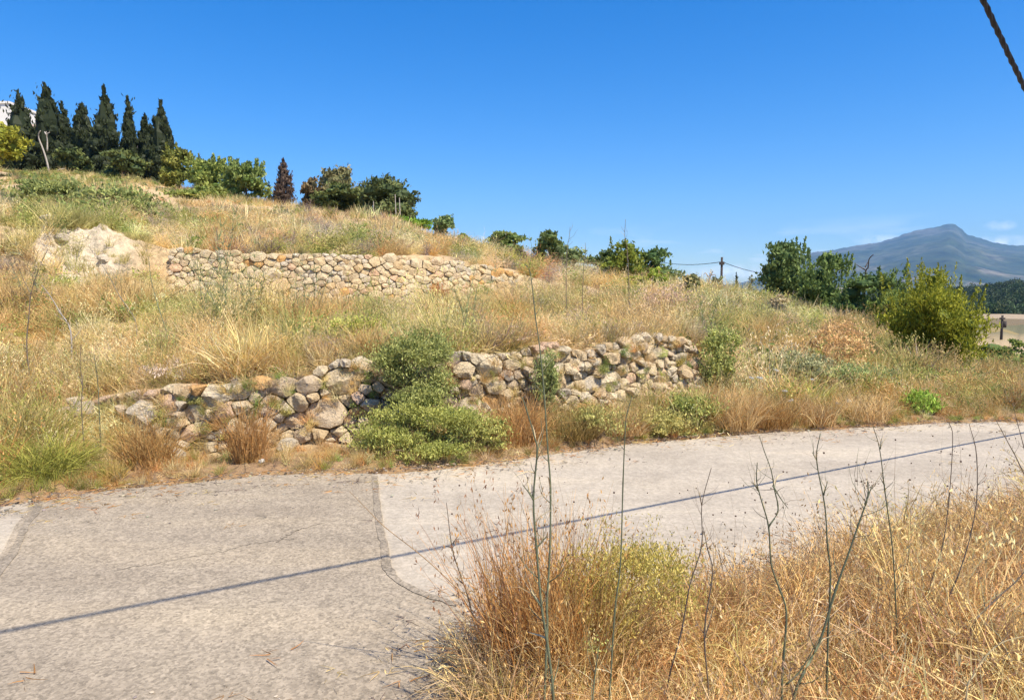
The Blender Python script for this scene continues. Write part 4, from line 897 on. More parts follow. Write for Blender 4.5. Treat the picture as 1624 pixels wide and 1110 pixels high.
for dx, h0, h1 in ((-.55, -.1, 1.7), (.75, -.1, 2.1), (1.0, -.1, 1.9)):
    g = Geo(); tube(g, [(dx, -2.0, h0), (dx * 1.02 + .05, -2.1, (h0 + h1) / 2), (dx + .02, -2.0, h1)], [.03, .028, .02], 5); link('stem', g.mesh('stem', M_PALEWOOD), o)
tree('leafy_bush', 'bright green dense bush spreading below the pines', 'bush', 634, 38, 343, 90, (.05, .10, .012), (.12, .19, .03), 3000, .22, lift=-.1)
tree('small_tree', 'small round blue green tree with a thin trunk on the skyline', 'tree', 706, 33, 344, 33, (.05, .085, .04), (.11, .15, .075), 1700, .17, lift=.25, shoots=4)
tree('leafy_bush', 'little green bush right of the small round tree', 'bush', 736, 31, 371, 26, (.06, .10, .025), (.12, .17, .045), 900, .15, lift=0)
tree('leafy_bush', 'wide domed green bush on the skyline above the upper wall end', 'bush', 795, 30, 369, 74, (.055, .085, .03), (.13, .155, .055), 2600, .17, lift=-.1)
tree('leafy_bush', 'small dark grey bush beside the wide domed bush', 'bush', 824, 28, 397, 20, (.05, .05, .04), (.10, .09, .07), 600, .14, lift=0)
tree('small_tree', 'dark small tree with a knobbly crown mid skyline', 'tree', 873, 29, 365, 46, (.04, .065, .025), (.095, .12, .045), 1700, .16, lift=.05, shoots=4)
tree('leafy_bush', 'grey green bush leaning on the knobbly small tree', 'bush', 895, 28, 391, 54, (.06, .085, .04), (.125, .15, .075), 1500, .15, lift=0)
tree('small_tree', 'dark rounded tree left of the yellow green pine', 'tree', 955, 30, 399, 62, (.03, .05, .02), (.075, .10, .035), 1900, .16, lift=-.1)
tree('pine_tree', 'yellow green young pine standing between two dark trees', 'tree', 984, 27, 383, 60, (.055, .08, .015), (.125, .145, .03), 2400, .15, lift=.1, shoots=6, bark=M_BARK)
tree('small_tree', 'dark green round tree right of the yellow green pine', 'tree', 1038, 30, 396, 70, (.028, .055, .02), (.075, .11, .04), 2600, .16, lift=-.05, shoots=5)
tree('leafy_bush', 'light green shoot bush in front of the dark round tree', 'bush', 1041, 26, 424, 34, (.09, .13, .02), (.18, .22, .045), 1000, .13, lift=0)
tree('leafy_bush', 'olive yellow bush at the foot of the yellow green pine', 'bush', 1006, 24, 437, 40, (.13, .15, .035), (.24, .24, .075), 1200, .12, lift=0)
tree('olive_tree', 'little olive tree with a forked trunk left of the pole', 'tree', 1095, 25, 434, 34, (.06, .07, .035), (.13, .135, .075), 1100, .11, lift=.35, trunk=.5)
tree('olive_tree', 'tiny olive tree at the foot of the pole', 'tree', 1136, 34, 440, 18, (.05, .065, .035), (.10, .12, .06), 500, .13, lift=.3, trunk=.45)
tree('cypress_tree', 'tiny far cypress just right of the pole', 'cypress', 1167, 60, 429, 8, CYP1, CYP2, 400, .22, 'cone', M_DARK, up=1.3, aspect=.34)
tree('leafy_bush', 'grey green far bush between the tiny cypress and the big trees', 'bush', 1190, 52, 437, 30, (.06, .07, .045), (.11, .12, .075), 700, .22, lift=0)
tree('leafy_bush', 'low dull bush on the skyline behind the forked olive', 'bush', 1112, 45, 441, 26, (.07, .07, .045), (.12, .11, .07), 600, .2, lift=0)
tree('broadleaf_tree', 'tall dark green tree with spiky shoots, left of the mountain', 'tree', 1250, 33, 384, 80, (.035, .06, .024), (.105, .15, .06), 6000, .20, shoots=26, up=.7, lift=0)
tree('broadleaf_tree', 'dark green tree with pointed shoots directly below the mountain flank', 'tree', 1312, 29, 402, 76, (.03, .055, .02), (.10, .145, .05), 6000, .17, shoots=26, up=.7, lift=-.05)
tree('broadleaf_tree', 'lower dark tree with a bare dead spike, behind the yellow green shrub', 'tree', 1384, 25, 432, 104, (.028, .052, .02), (.075, .115, .04), 3200, .16, shoots=16, up=.6, lift=-.1)
tree('leafy_bush', 'mid green bush filling the gap left of the big pine shrub', 'bush', 1425, 19, 462, 84, (.04, .065, .018), (.12, .15, .04), 3600, .12, shoots=10, up=.6, lift=-.15)
tree('pine_shrub', 'big yellow green feathery pine shrub at the end of the bank', 'tree', 1478, 13.6, 428, 132, (.052, .070, .010), (.185, .195, .027), 16000, .085, shoots=64, up=.9, lift=-.12, aspect=.3)
tree('leafy_bush', 'dark green leafy bush at the right edge below the field', 'bush', 1606, 19, 538, 110, (.045, .075, .022), (.12, .15, .05), 3200, .12, lift=-.1)
tree('leafy_bush', 'grey dry shrub beside the dark trees on the bank crest', 'bush', 1240, 21, 465, 34, (.16, .14, .10), (.28, .25, .19), 900, .09, lift=0, bark=M_PALEWOOD)
# dead trees
def dead(name, label, px, Y, lines, r, mat):
    b = place(px, Y); o = empty(name, b, label, 'dead tree')
    for k, ln in enumerate(lines):
        P = np.array([at(a, c, Y) for a, c in ln]) - b; P[:, 1] += np.linspace(0, (k % 3 - 1) * .5, len(P)); g = Geo()
        if k == 0: P = np.concatenate([[(P[0, 0], 0, -.2)], P])
        tube(g, smooth_line(P, 4), np.linspace(r, r * .4, (len(P) - 1) * 4 + 1) * (1 if k == 0 else .7), 6); link('trunk' if k == 0 else 'branch', g.mesh('wood', mat, True), o)
dead('dead_tree', 'bleached forked dead trunk in front of the cypresses', 79, 56, [[(79, 280), (76, 258), (71, 238), (66, 222), (67, 214), (71, 210)], [(75, 240), (75, 225), (74, 214), (79, 210)], [(84, 275), (92, 268), (97, 266)], [(71, 210), (78, 216), (80, 211)]], .085, M_PALEWOOD)
dead('dead_tree', 'bare grey twiggy tree left of the pole', 1124, 40, [[(1124, 452), (1124, 440), (1127, 430)], [(1124, 440), (1119, 433), (1116, 436)], [(1126, 434), (1131, 429)], [(1125, 437), (1130, 436)]], .06, M_PALEWOOD)
dead('dead_branch', 'thin dead spike rising from the lower dark tree', 1372, 26, [[(1372, 440), (1373, 425), (1371, 412), (1374, 405)], [(1372, 424), (1377, 415)], [(1372, 428), (1367, 418)]], .035, M_BARK)

# ---- shrubs close to the road
def bush(name, label, px, Y, top, width, c1, c2, n, leaf, depth=None, stems=14, base_z=None, twc=(.16, .12, .08), shell=.6, cat='bush', aspect=.45, skew=0, up=.4):
    b = place(px, Y)
    if base_z is not None: b[2] = base_z
    h = top_height(px, top, Y, b); w = width * 1.3 * Y / FPX; d = (depth or w * .8) * 1.15
    root = empty(name, b, label, cat); g = Geo(); blobs = []
    for i in range(20):
        a, f = U(0, 6.283), U(.12, .86); q = U(.25, .72) * math.sqrt(max(.05, 1 - (f - .35) ** 2 * 1.9))
        blobs.append((math.cos(a) * q * w * .5 + skew * f * h, math.sin(a) * q * d * .5, f * h, w * U(.12, .22), d * U(.12, .22), h * U(.11, .20), U(.6, 1.4)))
    crown_blobs(g, blobs, n, leaf, c1, c2, up, aspect, shell, 2.15)
    for i in range(46 if leaf < .06 else 14):                    # loose sprays breaking the outline
        a = U(0, 6.283); e = U(.1, 1.35); dv = np.array((math.cos(a) * math.cos(e) * w * .5, math.sin(a) * math.cos(e) * d * .5, math.sin(e) * h * .62)); k = 26; f = RNG.random((k, 1)) * .62 + .62
        leaves(g, dv * f + np.array((0, 0, h * .36)) + RNG.normal(size=(k, 3)) * leaf * .9, leaf * U(.5, 1.2, k), 2.15 * mixc(c1, c2, k, .2), 1.0, aspect)
    link('foliage', g.mesh('foliage', M_LEAF), root)
    s = Geo(); m = stems * 5; bb = disk(m, w * .12)
    blades(s, bb, up_dirs(m, .75), h * U(.5, 1.05, m), U(0, .4, m), U(.005, .011, m), mixc(twc, np.array(twc) * 1.6, m), 6, .12); link('stem', s.mesh('stem', M_LEAF), root)
    return root
bush('leafy_bush', 'large green bush growing out of the middle of the roadside wall', 658, 7.0, 524, 126, (.105, .12, .034), (.235, .235, .08), 13000, .034, .7, base_z=.45, aspect=.4)
bush('leafy_bush', 'spreading lighter green bush at the foot of the wall by the road joint', 664, 6.64, 634, 180, (.135, .15, .036), (.275, .27, .08), 15000, .031, .65, aspect=.4, up=.7)
bush('leafy_bush', 'small yellow green bush on top of the wall left of the large bush', 560, 8.2, 505, 85, (.16, .17, .03), (.32, .31, .08), 2600, .045)
bush('leafy_bush', 'green creeper hanging over the wall behind the tall fennel stem', 868, 7.75, 566, 34, (.09, .11, .034), (.20, .21, .075), 1800, .04, .4, base_z=.15)
bush('leafy_bush', 'low dark green weed bush on the verge past the wall corner', 1100, 8.0, 630, 80, (.10, .12, .03), (.27, .27, .08), 3200, .045)
bush('leafy_bush', 'upright olive green bush at the right end of the wall', 1142, 9.6, 525, 62, (.12, .14, .045), (.29, .29, .09), 3000, .05)
bush('leafy_bush', 'grey green rounded bush on the bank with pale seed heads', 1270, 10.5, 560, 78, (.13, .135, .065), (.26, .25, .13), 3200, .05)
bush('leafy_bush', 'bright green leafy weed on the road edge right of centre', 1468, 8.9, 625, 42, (.10, .16, .02), (.23, .30, .055), 1600, .045)
bush('leafy_bush', 'feathery green bush mid bank between the grey bush and the pine shrub', 1365, 10.5, 582, 92, (.13, .16, .06), (.27, .29, .12), 3000, .05)
bush('leafy_bush', 'olive bush on the slope below the pine shrub', 1490, 11.0, 588, 95, (.10, .12, .03), (.24, .25, .07), 3000, .05)
bush('dry_bush', 'reddish brown dry bush on the bank crest below the dark trees', 1330, 11.5, 515, 95, (.26, .17, .08), (.45, .30, .14), 2600, .05, twc=(.26, .16, .08))
bush('dry_bush', 'purplish grey dead bush on the wall top right of centre', 985, 9.4, 515, 85, (.20, .15, .12), (.33, .26, .20), 1500, .035, twc=(.20, .15, .12))
bush('dry_bush', 'grey brown dead thicket on the wall top above the biggest grey stone', 800, 8.6, 522, 110, (.20, .14, .10), (.33, .25, .17), 1700, .035, twc=(.20, .14, .11))
bush('dry_bush', 'brown dry bush on the terrace near the little olive', 1060, 13.5, 455, 85, (.26, .18, .12), (.40, .30, .20), 1800, .05, twc=(.22, .16, .12))
bush('dry_bush', 'tangled grey twig bush above the left boulders', 290, 7.6, 575, 85, (.26, .20, .15), (.40, .33, .26), 700, .035, twc=(.28, .23, .2), stems=26)
bush('leafy_bush', 'green bush at the foot of the upper wall right end', 770, 18.6, 458, 40, (.10, .13, .03), (.24, .25, .06), 900, .08)
bush('leafy_bush', 'second small green bush just past the upper wall end', 825, 19.2, 458, 38, (.11, .13, .04), (.25, .25, .08), 900, .08)
bush('dry_bush', 'rust brown weed against the upper wall right of its middle', 697, 17.4, 452, 26, (.20, .10, .04), (.34, .18, .08), 600, .06, twc=(.2, .1, .05))
bush('leafy_bush', 'wide dark green bush on the slope above the bare clay bank', 105, 23, 292, 150, (.075, .095, .03), (.20, .21, .07), 5000, .16)
bush('leafy_bush', 'green bush right of the wide dark bush on the upper slope', 195, 24, 300, 110, (.09, .11, .035), (.23, .24, .08), 3500, .16)
bush('leafy_bush', 'low green weed tangle at the road edge right of the spreading bush', 752, 6.75, 660, 90, (.11, .12, .03), (.33, .31, .10), 3600, .032)
bush('leafy_bush', 'low green weed tangle between the two straw tussocks below the wall', 945, 7.35, 652, 85, (.12, .125, .035), (.34, .31, .11), 3000, .034)
bush('leafy_bush', 'low olive weed tangle at the road edge below the wall corner', 1050, 7.7, 655, 80, (.13, .125, .035), (.36, .31, .11), 2800, .034)
# tussocks that stand out by the road
def tussock(label, px, Y, top, width, c1, c2, n, spread=.28, bend=.35, w=.006, lean=(0, 0), name='grass_tussock', seeds=0):
    b = place(px, Y); h = top_height(px, top, Y, b); r = width * Y / FPX * .28
    g = Geo(); bb = disk(n, r); d = up_dirs(n, spread); d[:, :2] += bb[:, :2] / max(r, .02) * spread * .7 + np.array(lean)
    P = blades(g, bb, d, h * U(.35, 1.15, n), U(.02, bend * 1.3, n), w * U(.6, 1.4, n), mixc(c1, c2, n, .25), 6, .13)
    if seeds:
        m = RNG.choice(n, seeds, replace=False); pts = np.repeat(P[m, -1], 7, axis=0) + RNG.normal(size=(seeds * 7, 3)) * (.01, .01, .035)
        leaves(g, pts, .022, mixc(c1, c2, len(pts)), up=1.3, aspect=.3)
    o = link(name, g.mesh('tussock', M_LEAF), loc=b); return tag(o, label, 'grass tussock')
OR1, OR2 = (.42, .215, .07), (.62, .39, .16); ST1, ST2 = (.50, .34, .13), (.68, .52, .26)
tussock('upright rust orange tussock at the road edge left of centre', 388, 6.35, 636, 92, OR1, OR2, 620, .2)
tussock('orange brown tussock on the verge below the left end of the wall', 222, 6.15, 648, 140, OR1, ST1, 620)
tussock('dense rust tussock left of the tall fennel at the wall foot', 820, 7.05, 616, 140, OR1, OR2, 1000, .34)
tussock('greenish straw tussock behind the tall fennel stems', 908, 7.3, 630, 140, (.22, .17, .05), ST1, 950, .38)
tussock('orange straw tussock below the wall corner stones', 990, 7.55, 642, 130, OR1, ST2, 800, .4)
tussock('tall orange straw tussock on the verge right of the wall', 1165, 8.05, 600, 135, OR2, ST2, 900, .36)
tussock('orange tussock touching the road right of the wall', 1225, 8.15, 616, 125, OR1, ST1, 700, .3)
tussock('low orange tussock at the road edge below the grey bush', 1292, 8.3, 622, 130, OR1, ST2, 700, .35)
tussock('straw tussock at the road edge below the feathery bush', 1378, 8.5, 620, 130, OR2, ST2, 700, .35)
tussock('bright green grass clump at the far left road edge', 60, 5.75, 655, 150, (.26, .27, .045), (.46, .43, .10), 800, .6, .8)
tussock('yellow straw clump at the left edge above the green clump', 25, 6.3, 600, 120, ST1, (.55, .47, .19), 700, .45, .5)
OO1, OO2 = (.46, .21, .06), (.66, .40, .15)
tussock('tall loose orange straw clump at the near verge corner', 868, 2.75, 812, 330, OO1, OO2, 900, .16, .22, .0040, (-.04, 0), seeds=90)
tussock('straw yellow grass mixed in at the right of the orange clump', 920, 2.65, 900, 240, (.55, .36, .12), (.70, .52, .24), 600, .22, .35, .0038, seeds=60)
tussock('sparse reddish stems leaning out over the road from the orange clump', 815, 2.75, 785, 150, (.36, .17, .09), (.52, .32, .19), 110, .2, .2, .0032, (-.22, 0), seeds=40)
tussock('dull brown matted grass at the corner left of the orange clump', 800, 2.5, 960, 190, (.34, .24, .13), (.55, .41, .24), 420, .7, .9, .0036)
bush('leafy_bush', 'pale yellow green bush behind the orange clump on the near verge', 1003, 2.85, 836, 215, (.17, .15, .034), (.36, .29, .09), 13000, .017, .5, aspect=.3, twc=(.40, .24, .09), up=1.0)

# ---- stalks
GRN1, BRN = np.array((.165, .18, .105)), np.array((.155, .12, .088))
def stalk(name, label, lines, Y, r, c, cat='plant stalk', group=None, flower=None, dY=0):
    b0 = lines[0][0]; base = at(b0[0], b0[1], Y); o = None; g = Geo()
    Z = float(H(base[0], Y)); root_pt = np.array((base[0] + U(-.03, .03), Y, Z - .02)); o_loc = root_pt.copy()
    for k, ln in enumerate(lines):
        P = np.array([at(a, c2, Y + dY * i / max(1, len(ln) - 1)) for i, (a, c2) in enumerate(ln)])
        if k == 0 and P[0, 2] > Z: P = np.concatenate([[root_pt], P])
        P = smooth_line(P - o_loc, 4); n = len(P); q = np.linspace(0, 1, n)
        R = r * (1 if k == 0 else .62) * (1 - .68 * q); R = R * (1 + .25 * (np.arange(n) % 8 == 0)); dark = 1 - .35 * q
        tube(g, P, R, 6, np.asarray(c)[None] * dark[:, None])
        nt_ = 7 if k == 0 else 2
        for i in RNG.choice(np.arange(2, n - 1), min(nt_, n - 3), replace=False):
            dr = norm(P[i + 1] - P[i] + 1e-6); sd = norm(np.cross(dr, RNG.normal(size=3))); L = U(.03, .11) * (r / .0045)
            e = P[i] + (dr * .8 + sd * .6) * L; tube(g, smooth_line([P[i], (P[i] + e) / 2 + sd * L * .12, e], 2), np.linspace(R[i] * .5, R[i] * .18, 5), 4, np.asarray(c) * .85)
            if RNG.random() < .5:
                e2 = e + (dr + sd * U(-.6, .6)) * L * .5; tube(g, [P[i] * .3 + e * .7, (P[i] * .3 + e * .7 + e2) / 2, e2], np.linspace(R[i] * .3, R[i] * .14, 3), 4, np.asarray(c) * .85)
        sh = RNG.choice(n - 1, min(7, n - 1), replace=False)     # dry leaf sheaths at the nodes
        m_ = len(sh); blades(g, P[sh], norm(np.array((0, 0, 1.)) + RNG.normal(size=(m_, 3)) * .5), U(.04, .1, m_) * (r / .0045), U(.3, .9, m_), R[sh] * 1.2, mixc((.46, .36, .2), (.6, .48, .28), m_), 4, .15)
    root = empty(name, o_loc, label, cat, group); link('stem', g.mesh('stem', M_STALK, True), root)
    if flower:
        for (px, py, rad, fc) in flower:
            f = at(px, py, Y + dY) - o_loc; gg = Geo(); n = 40
            leaves(gg, f + RNG.normal(size=(n, 3)) * rad * np.array((1, 1, .45)), rad * .5, mixc(fc, np.array(fc) * 1.2, n), .6, .5); link('flower_head', gg.mesh('flower', M_LEAF), root)
    return root
FEN = 'tall fennel stalks on the near verge'
stalk('fennel_stalk', 'thick fennel stalk with side twigs, first of the tall pair left of centre', [[(878, 1110), (867, 1012), (859, 962), (851, 870), (846, 792), (852, 716), (848, 694), (835, 650), (828, 629)], [(846, 792), (838, 780), (829, 769)], [(859, 962), (850, 950), (842, 938)], [(850, 870), (860, 858), (867, 850)]], 2.2, .0056, GRN1)
stalk('fennel_stalk', 'tallest fennel stem reaching up past the upper wall into the skyline', [[(868, 1000), (867, 962), (872, 877), (873, 775), (869, 716), (863, 624), (857, 559), (849, 500), (841, 433), (832, 419)]], 2.3, .0046, GRN1 * 1.1, flower=[(831, 420, .016, (.42, .44, .10))])
stalk('fennel_stalk', 'slim straight green stem right of the tallest fennel', [[(967, 1097), (975, 970), (984, 894), (988, 767), (992, 674), (995, 655), (1002, 629)]], 2.3, .0036, GRN1)
stalk('fennel_stalk', 'short fennel with a pale yellow flower head at the bottom centre', [[(940, 1110), (945, 1060), (950, 1025)]], 2.2, .004, GRN1 * 1.5, flower=[(950, 1020, .022, (.55, .55, .16)), (942, 1030, .014, (.5, .5, .14))])
stalk('dry_stalk', 'leaning dry stem right of the yellow green bush', [[(1058, 1093), (1081, 1000), (1094, 928), (1113, 864), (1113, 801), (1128, 742)], [(1113, 801), (1108, 780)]], 2.4, .0034, BRN * 1.2)
stalk('dry_stalk', 'wavy dark stem standing just left of the forked fennel', [[(1124, 1110), (1117, 1004), (1130, 911), (1122, 870), (1115, 835)], [(1118, 1010), (1126, 985), (1132, 960)]], 2.3, .0036, BRN * 1.2)
stalk('fennel_stalk', 'forked fennel whose left arm rises in dry zigzag twigs', [[(1240, 1110), (1243, 1040), (1247, 970), (1235, 930), (1223, 894), (1219, 835), (1208, 795), (1200, 763), (1201, 733)], [(1219, 835), (1234, 809), (1228, 775), (1223, 746), (1212, 715), (1204, 691)], [(1226, 770), (1238, 790), (1250, 806)], [(1203, 778), (1194, 765)]], 2.2, .0042, GRN1 * .9)
stalk('fennel_stalk', 'stout green fennel arm sweeping up to the right with a seed head', [[(1258, 1110), (1275, 1065), (1300, 1017), (1325, 936), (1346, 877), (1362, 830), (1376, 788), (1376, 763)], [(1247, 1085), (1270, 1062), (1300, 1010)], [(1372, 800), (1383, 770)]], 2.2, .0052, GRN1, flower=[(1377, 766, .016, (.16, .11, .07))])
stalk('fennel_stalk', 'straight dark fennel crossing the sweeping arm', [[(1310, 1110), (1313, 1010), (1317, 915), (1312, 860), (1308, 801), (1295, 729), (1301, 687)], [(1306, 785), (1313, 762)], [(1295, 729), (1288, 717)]], 2.35, .0042, GRN1 * .85)
stalk('dry_stalk', 'thin brown stem leaning left, right of the straight dark fennel', [[(1424, 1040), (1422, 991), (1416, 877), (1403, 776), (1395, 712), (1384, 674)], [(1403, 770), (1396, 758)], [(1396, 712), (1398, 695)]], 2.7, .0036, GRN1 * .8)
stalk('dry_stalk', 'thin curved stem rising above the grass toward the road crest', [[(1470, 990), (1473, 936), (1494, 869), (1505, 792), (1511, 695), (1505, 670)]], 3.0, .0034, BRN * 1.3)
stalk('dry_stalk', 'long slanting dry stem crossing the right grass to the road crest', [[(1431, 1046), (1507, 941), (1545, 822), (1549, 725), (1537, 672)]], 2.8, .0036, BRN * 1.4)
stalk('dry_stalk', 'dry stem leaning right at the right edge of the grass', [[(1541, 996), (1580, 950), (1621, 911), (1660, 850)]], 2.6, .004, BRN * 1.4)
stalk('dry_stalk', 'thin stem leaning left over the road at the far right', [[(1640, 800), (1617, 737), (1601, 706), (1588, 682), (1579, 665)]], 3.6, .0034, BRN * 1.2)
stalk('dry_stalk', 'faint thin stem at the right edge crossing the road crest', [[(1640, 780), (1624, 710), (1612, 665), (1606, 640)]], 3.7, .003, BRN * 1.2)
stalk('dry_stalk', 'dark dry stalk with crooked twigs at the corner of the road', [[(762, 1040), (744, 953), (728, 905), (717, 869), (708, 797)], [(717, 869), (708, 866), (700, 872)], [(718, 862), (727, 848)], [(735, 925), (722, 915)]], 2.75, .0042, BRN)
stalk('dry_stalk', 'long thin orange stem arching out over the asphalt joint', [[(770, 975), (729, 936), (670, 882), (611, 836), (580, 805), (554, 779)]], 2.75, .0026, (.42, .26, .12))
stalk('dry_stalk', 'pale straw stem arching at the bottom right corner', [[(1532, 1110), (1545, 1070), (1562, 1042), (1590, 1018), (1635, 1006)]], 1.9, .0032, (.66, .52, .28))
stalk('fennel_stalk', 'dark bare stalk on the bank near the left edge', [[(43, 560), (43, 531), (46, 500), (49, 467), (60, 430), (76, 395)], [(49, 467), (38, 445), (30, 425)]], 7.8, .0075, BRN * 1.5)
stalk('fennel_stalk', 'crooked dark stem above the green clump at the left', [[(134, 720), (132, 690), (129, 641), (131, 610), (127, 577), (129, 546)], [(131, 610), (122, 590)]], 6.3, .006, BRN * 1.3)
stalk('fennel_stalk', 'thin green stem right of the crooked dark stem', [[(160, 720), (159, 690), (155, 607), (149, 562)]], 6.3, .007, GRN1)
stalk('fennel_stalk', 'slanting stem leaning left over the bank left of the upper wall', [[(215, 510), (190, 470), (168, 430), (140, 390)]], 9.5, .007, (.30, .25, .18))
stalk('fennel_stalk', 'leaning bare stem above the left boulders', [[(265, 530), (252, 490), (240, 445), (236, 410)]], 9.0, .007, GRN1 * 1.5)
stalk('fennel_stalk', 'stem in front of the upper wall left part', [[(322, 500), (318, 460), (312, 410)], [(322, 480), (338, 435), (345, 400)]], 10.5, .008, GRN1 * 1.5)
stalk('fennel_stalk', 'dark curved stem before the upper wall right of the tall green fennel', [[(405, 520), (412, 480), (418, 440), (415, 415)]], 10.5, .008, BRN * 1.6)
stalk('dry_stalk', 'thin bare twig stem rising on the skyline above the yellow green pine', [[(998, 480), (995, 400), (991, 375), (992, 348)]], 12, .009, BRN * 1.4)
stalk('dry_stalk', 'thin twig stem on the skyline right of the knobbly tree', [[(898, 470), (899, 400), (903, 375), (904, 360)]], 12, .008, BRN * 1.5)
stalk('dry_stalk', 'thin twig stem on the skyline left of the dark rounded tree', [[(924, 470), (926, 420), (929, 400), (928, 385)]], 12, .008, BRN * 1.5)
stalk('dry_stalk', 'bleached dead stick lying up the bank at the left', [[(112, 525), (95, 495), (80, 470), (66, 452)]], 8.6, .010, (.48, .42, .36))
# tall feathery fennel on the slope
def fennel(label, px, Y, top, c):
    b = place(px, Y); h = top_height(px, top, Y, b); o = empty('wild_fennel', b, label, 'fennel'); g = Geo(); m = 7
    P = blades(g, disk(m, .08), up_dirs(m, .16), h * U(.6, 1.0, m), U(0, .1, m), np.full(m, .011), mixc(GRN1 * 1.6, GRN1 * 2.4, m), 8, .05); link('stem', g.mesh('stem', M_LEAF), o)
    g = Geo()
    for q in range(1, 8):
        n = 55; blades(g, P[RNG.integers(0, m, n), q], up_dirs(n, .8), h * U(.06, .2, n), U(0, .3, n), np.full(n, .0065), mixc(c, np.array(c) * 1.5, n), 4, .3)
    link('frond', g.mesh('frond', M_LEAF), o)
fennel('tall feathery green fennel in front of the upper wall left end', 357, 10.5, 318, (.24, .27, .12))
fennel('feathery fennel with thin stems left of the tall fennel', 395, 10.0, 385, (.26, .28, .12))
fennel('grey green fennel on the bank above the green bush', 610, 9.0, 500, (.2, .21, .09))
fennel('loose fennel standing between the wall and the olive tree', 1125, 11, 470, (.18, .21, .07))
# dry seed-head plants (scabious) between verge and road: thin stems with dark round heads
ball = Geo(); nb = 8
def seed_plant(k, m, h):
    s = Geo(); b = disk(m, .1); d = up_dirs(m, .3)
    P = blades(s, b, d, h * U(.7, 1.1, m), U(-.05, .1, m), np.full(m, .0026), mixc((.22, .15, .09), (.36, .26, .16), m), 6, .06)
    return s.mesh('stems', M_LEAF), P[:, -1], U(.7, 1.2, m)
bl = Geo(); r_ = .0045; V = [(0, 0, r_)]
for t in (math.pi / 3, 2 * math.pi / 3):
    for a in range(6): V.append((r_ * math.sin(t) * math.cos(a * 1.047), r_ * math.sin(t) * math.sin(a * 1.047), r_ * math.cos(t)))
V.append((0, 0, -r_)); a = np.arange(6); b2 = (a + 1) % 6
bl.add(V, [np.stack([0 * a, 1 + a, 1 + b2], -1), np.stack([1 + a, 7 + a, 7 + b2, 1 + b2], -1), np.stack([7 + a, 0 * a + 13, 7 + b2], -1)], (.13, .085, .06))
HEAD = bl.mesh('head', M_STALK)
SP = [seed_plant(k, m, h) for k, (m, h) in enumerate(((8, .75), (6, .62), (9, .68)))]
for k, (px, Y) in enumerate([(845, 2.9), (905, 3.05), (955, 3.1), (880, 2.7), (1140, 3.2), (1215, 3.1), (1260, 3.3), (1345, 3.2), (1395, 3.5), (1440, 3.4), (1470, 3.9), (1520, 4.0), (1570, 4.3), (1180, 3.0), (1600, 4.4), (1310, 3.4)]):
    b = place(px, Y); o = empty('seed_head_plant', b, 'thin dry weed with dark round seed heads at the near verge edge', 'dry weed', 'dry seed head weeds along the near verge edge')
    st, tips, sz = SP[k % 3]; link('stem', st, o)
    for tp, q in zip(tips, sz): link('seed_head', HEAD, o, tp).scale = (q, q, q)
    o.rotation_euler = (0, 0, U(0, 6.28)); o.scale = (U(.8, 1.2),) * 3
# white umbel flowers on the bank
fg = Geo(); n = 60; pf = disk(n, .05); pf[:, 2] = U(-.008, .012, n); leaves(fg, pf, .026, mixc((.72, .72, .66), (.82, .82, .78), n, .04), .8, .6); FLW = fg.mesh('umbel', M_LEAF)
fs = Geo(); tube(fs, [(0, 0, -.62), (.02, 0, -.3), (0, 0, 0)], [.005, .004, .003], 5, GRN1 * 1.3); FST = fs.mesh('stem', M_STALK)
for px, py, Y in [(1192, 599, 9.0), (1205, 599, 9.05), (1231, 587, 9.3), (1245, 620, 8.8), (1254, 635, 8.6), (1330, 640, 8.8), (1345, 636, 9.), (1289, 602, 9.3), (1578, 614, 11), (1566, 628, 10.5), (1590, 630, 10.5), (1576, 634, 10.2), (1598, 620, 11), (1584, 612, 11.5), (1562, 620, 10.8)]:
    p = at(px, py, Y); g0 = float(H(p[0], p[1])); o = empty('white_umbel', (p[0], p[1], g0), 'white flat flower head on a thin stem among the bank weeds', 'flower', 'white umbel flowers on the bank')
    dz = p[2] - g0; f = link('flower_head', FLW, o, (0, 0, dz)); f.rotation_euler = (U(.1, .5), U(-.3, .3), U(0, 6)); f.scale = (U(.5, .85),) * 3
    s = link('stem', FST, o, (0, 0, dz)); s.scale = (1, 1, max(dz, .1) / .62)

# ---- loose rocks
def rock(label, px, py, Y, size, c, flat=.7):
    p = at(px, py, Y); z = float(H(p[0], p[1])); n = 10; m = 6; V = []
    for i in range(1, m):
        t = math.pi * i / m
        for j in range(n): V.append((math.sin(t) * math.cos(j * 6.283 / n), math.sin(t) * math.sin(j * 6.283 / n), math.cos(t)))
    V = np.array([(0, 0, 1)] + V + [(0, 0, -1)]); s = size / 2
    for k in range(7): d = norm(RNG.normal(size=3)); q = V @ d; lim = U(.5, .85); V = V - np.maximum(q - lim, 0)[:, None] * d
    V = V * s * np.array((U(.9, 1.3), U(.8, 1.1), flat)) * (1 + RNG.normal(size=(len(V), 1)) * .03)
    F4, F3 = [], []
    for j in range(n): j2 = (j + 1) % n; F3 += [(0, 1 + j, 1 + j2), (1 + (m - 2) * n + j, len(V) - 1, 1 + (m - 2) * n + j2)]
    for i in range(m - 2):
        for j in range(n): j2 = (j + 1) % n; F4.append((1 + i * n + j, 1 + (i + 1) * n + j, 1 + (i + 1) * n + j2, 1 + i * n + j2))
    me = mesh_np('rock', V, [np.array(F4), np.array(F3)], M_STONE, smooth=True); me.set_sharp_from_angle(angle=math.radians(30))
    o = link('rock', me, loc=(p[0], p[1], z + s * flat * .5)); o.rotation_euler = (0, 0, U(0, 6)); o.color = (*c, 1); return tag(o, label, 'rock')
rock('pale rock in the bare clay bank at the upper left', 80, 372, 16.2, .42, (.66, .58, .46))
rock('second pale rock lower in the clay bank', 130, 425, 15.2, .30, (.66, .58, .46))
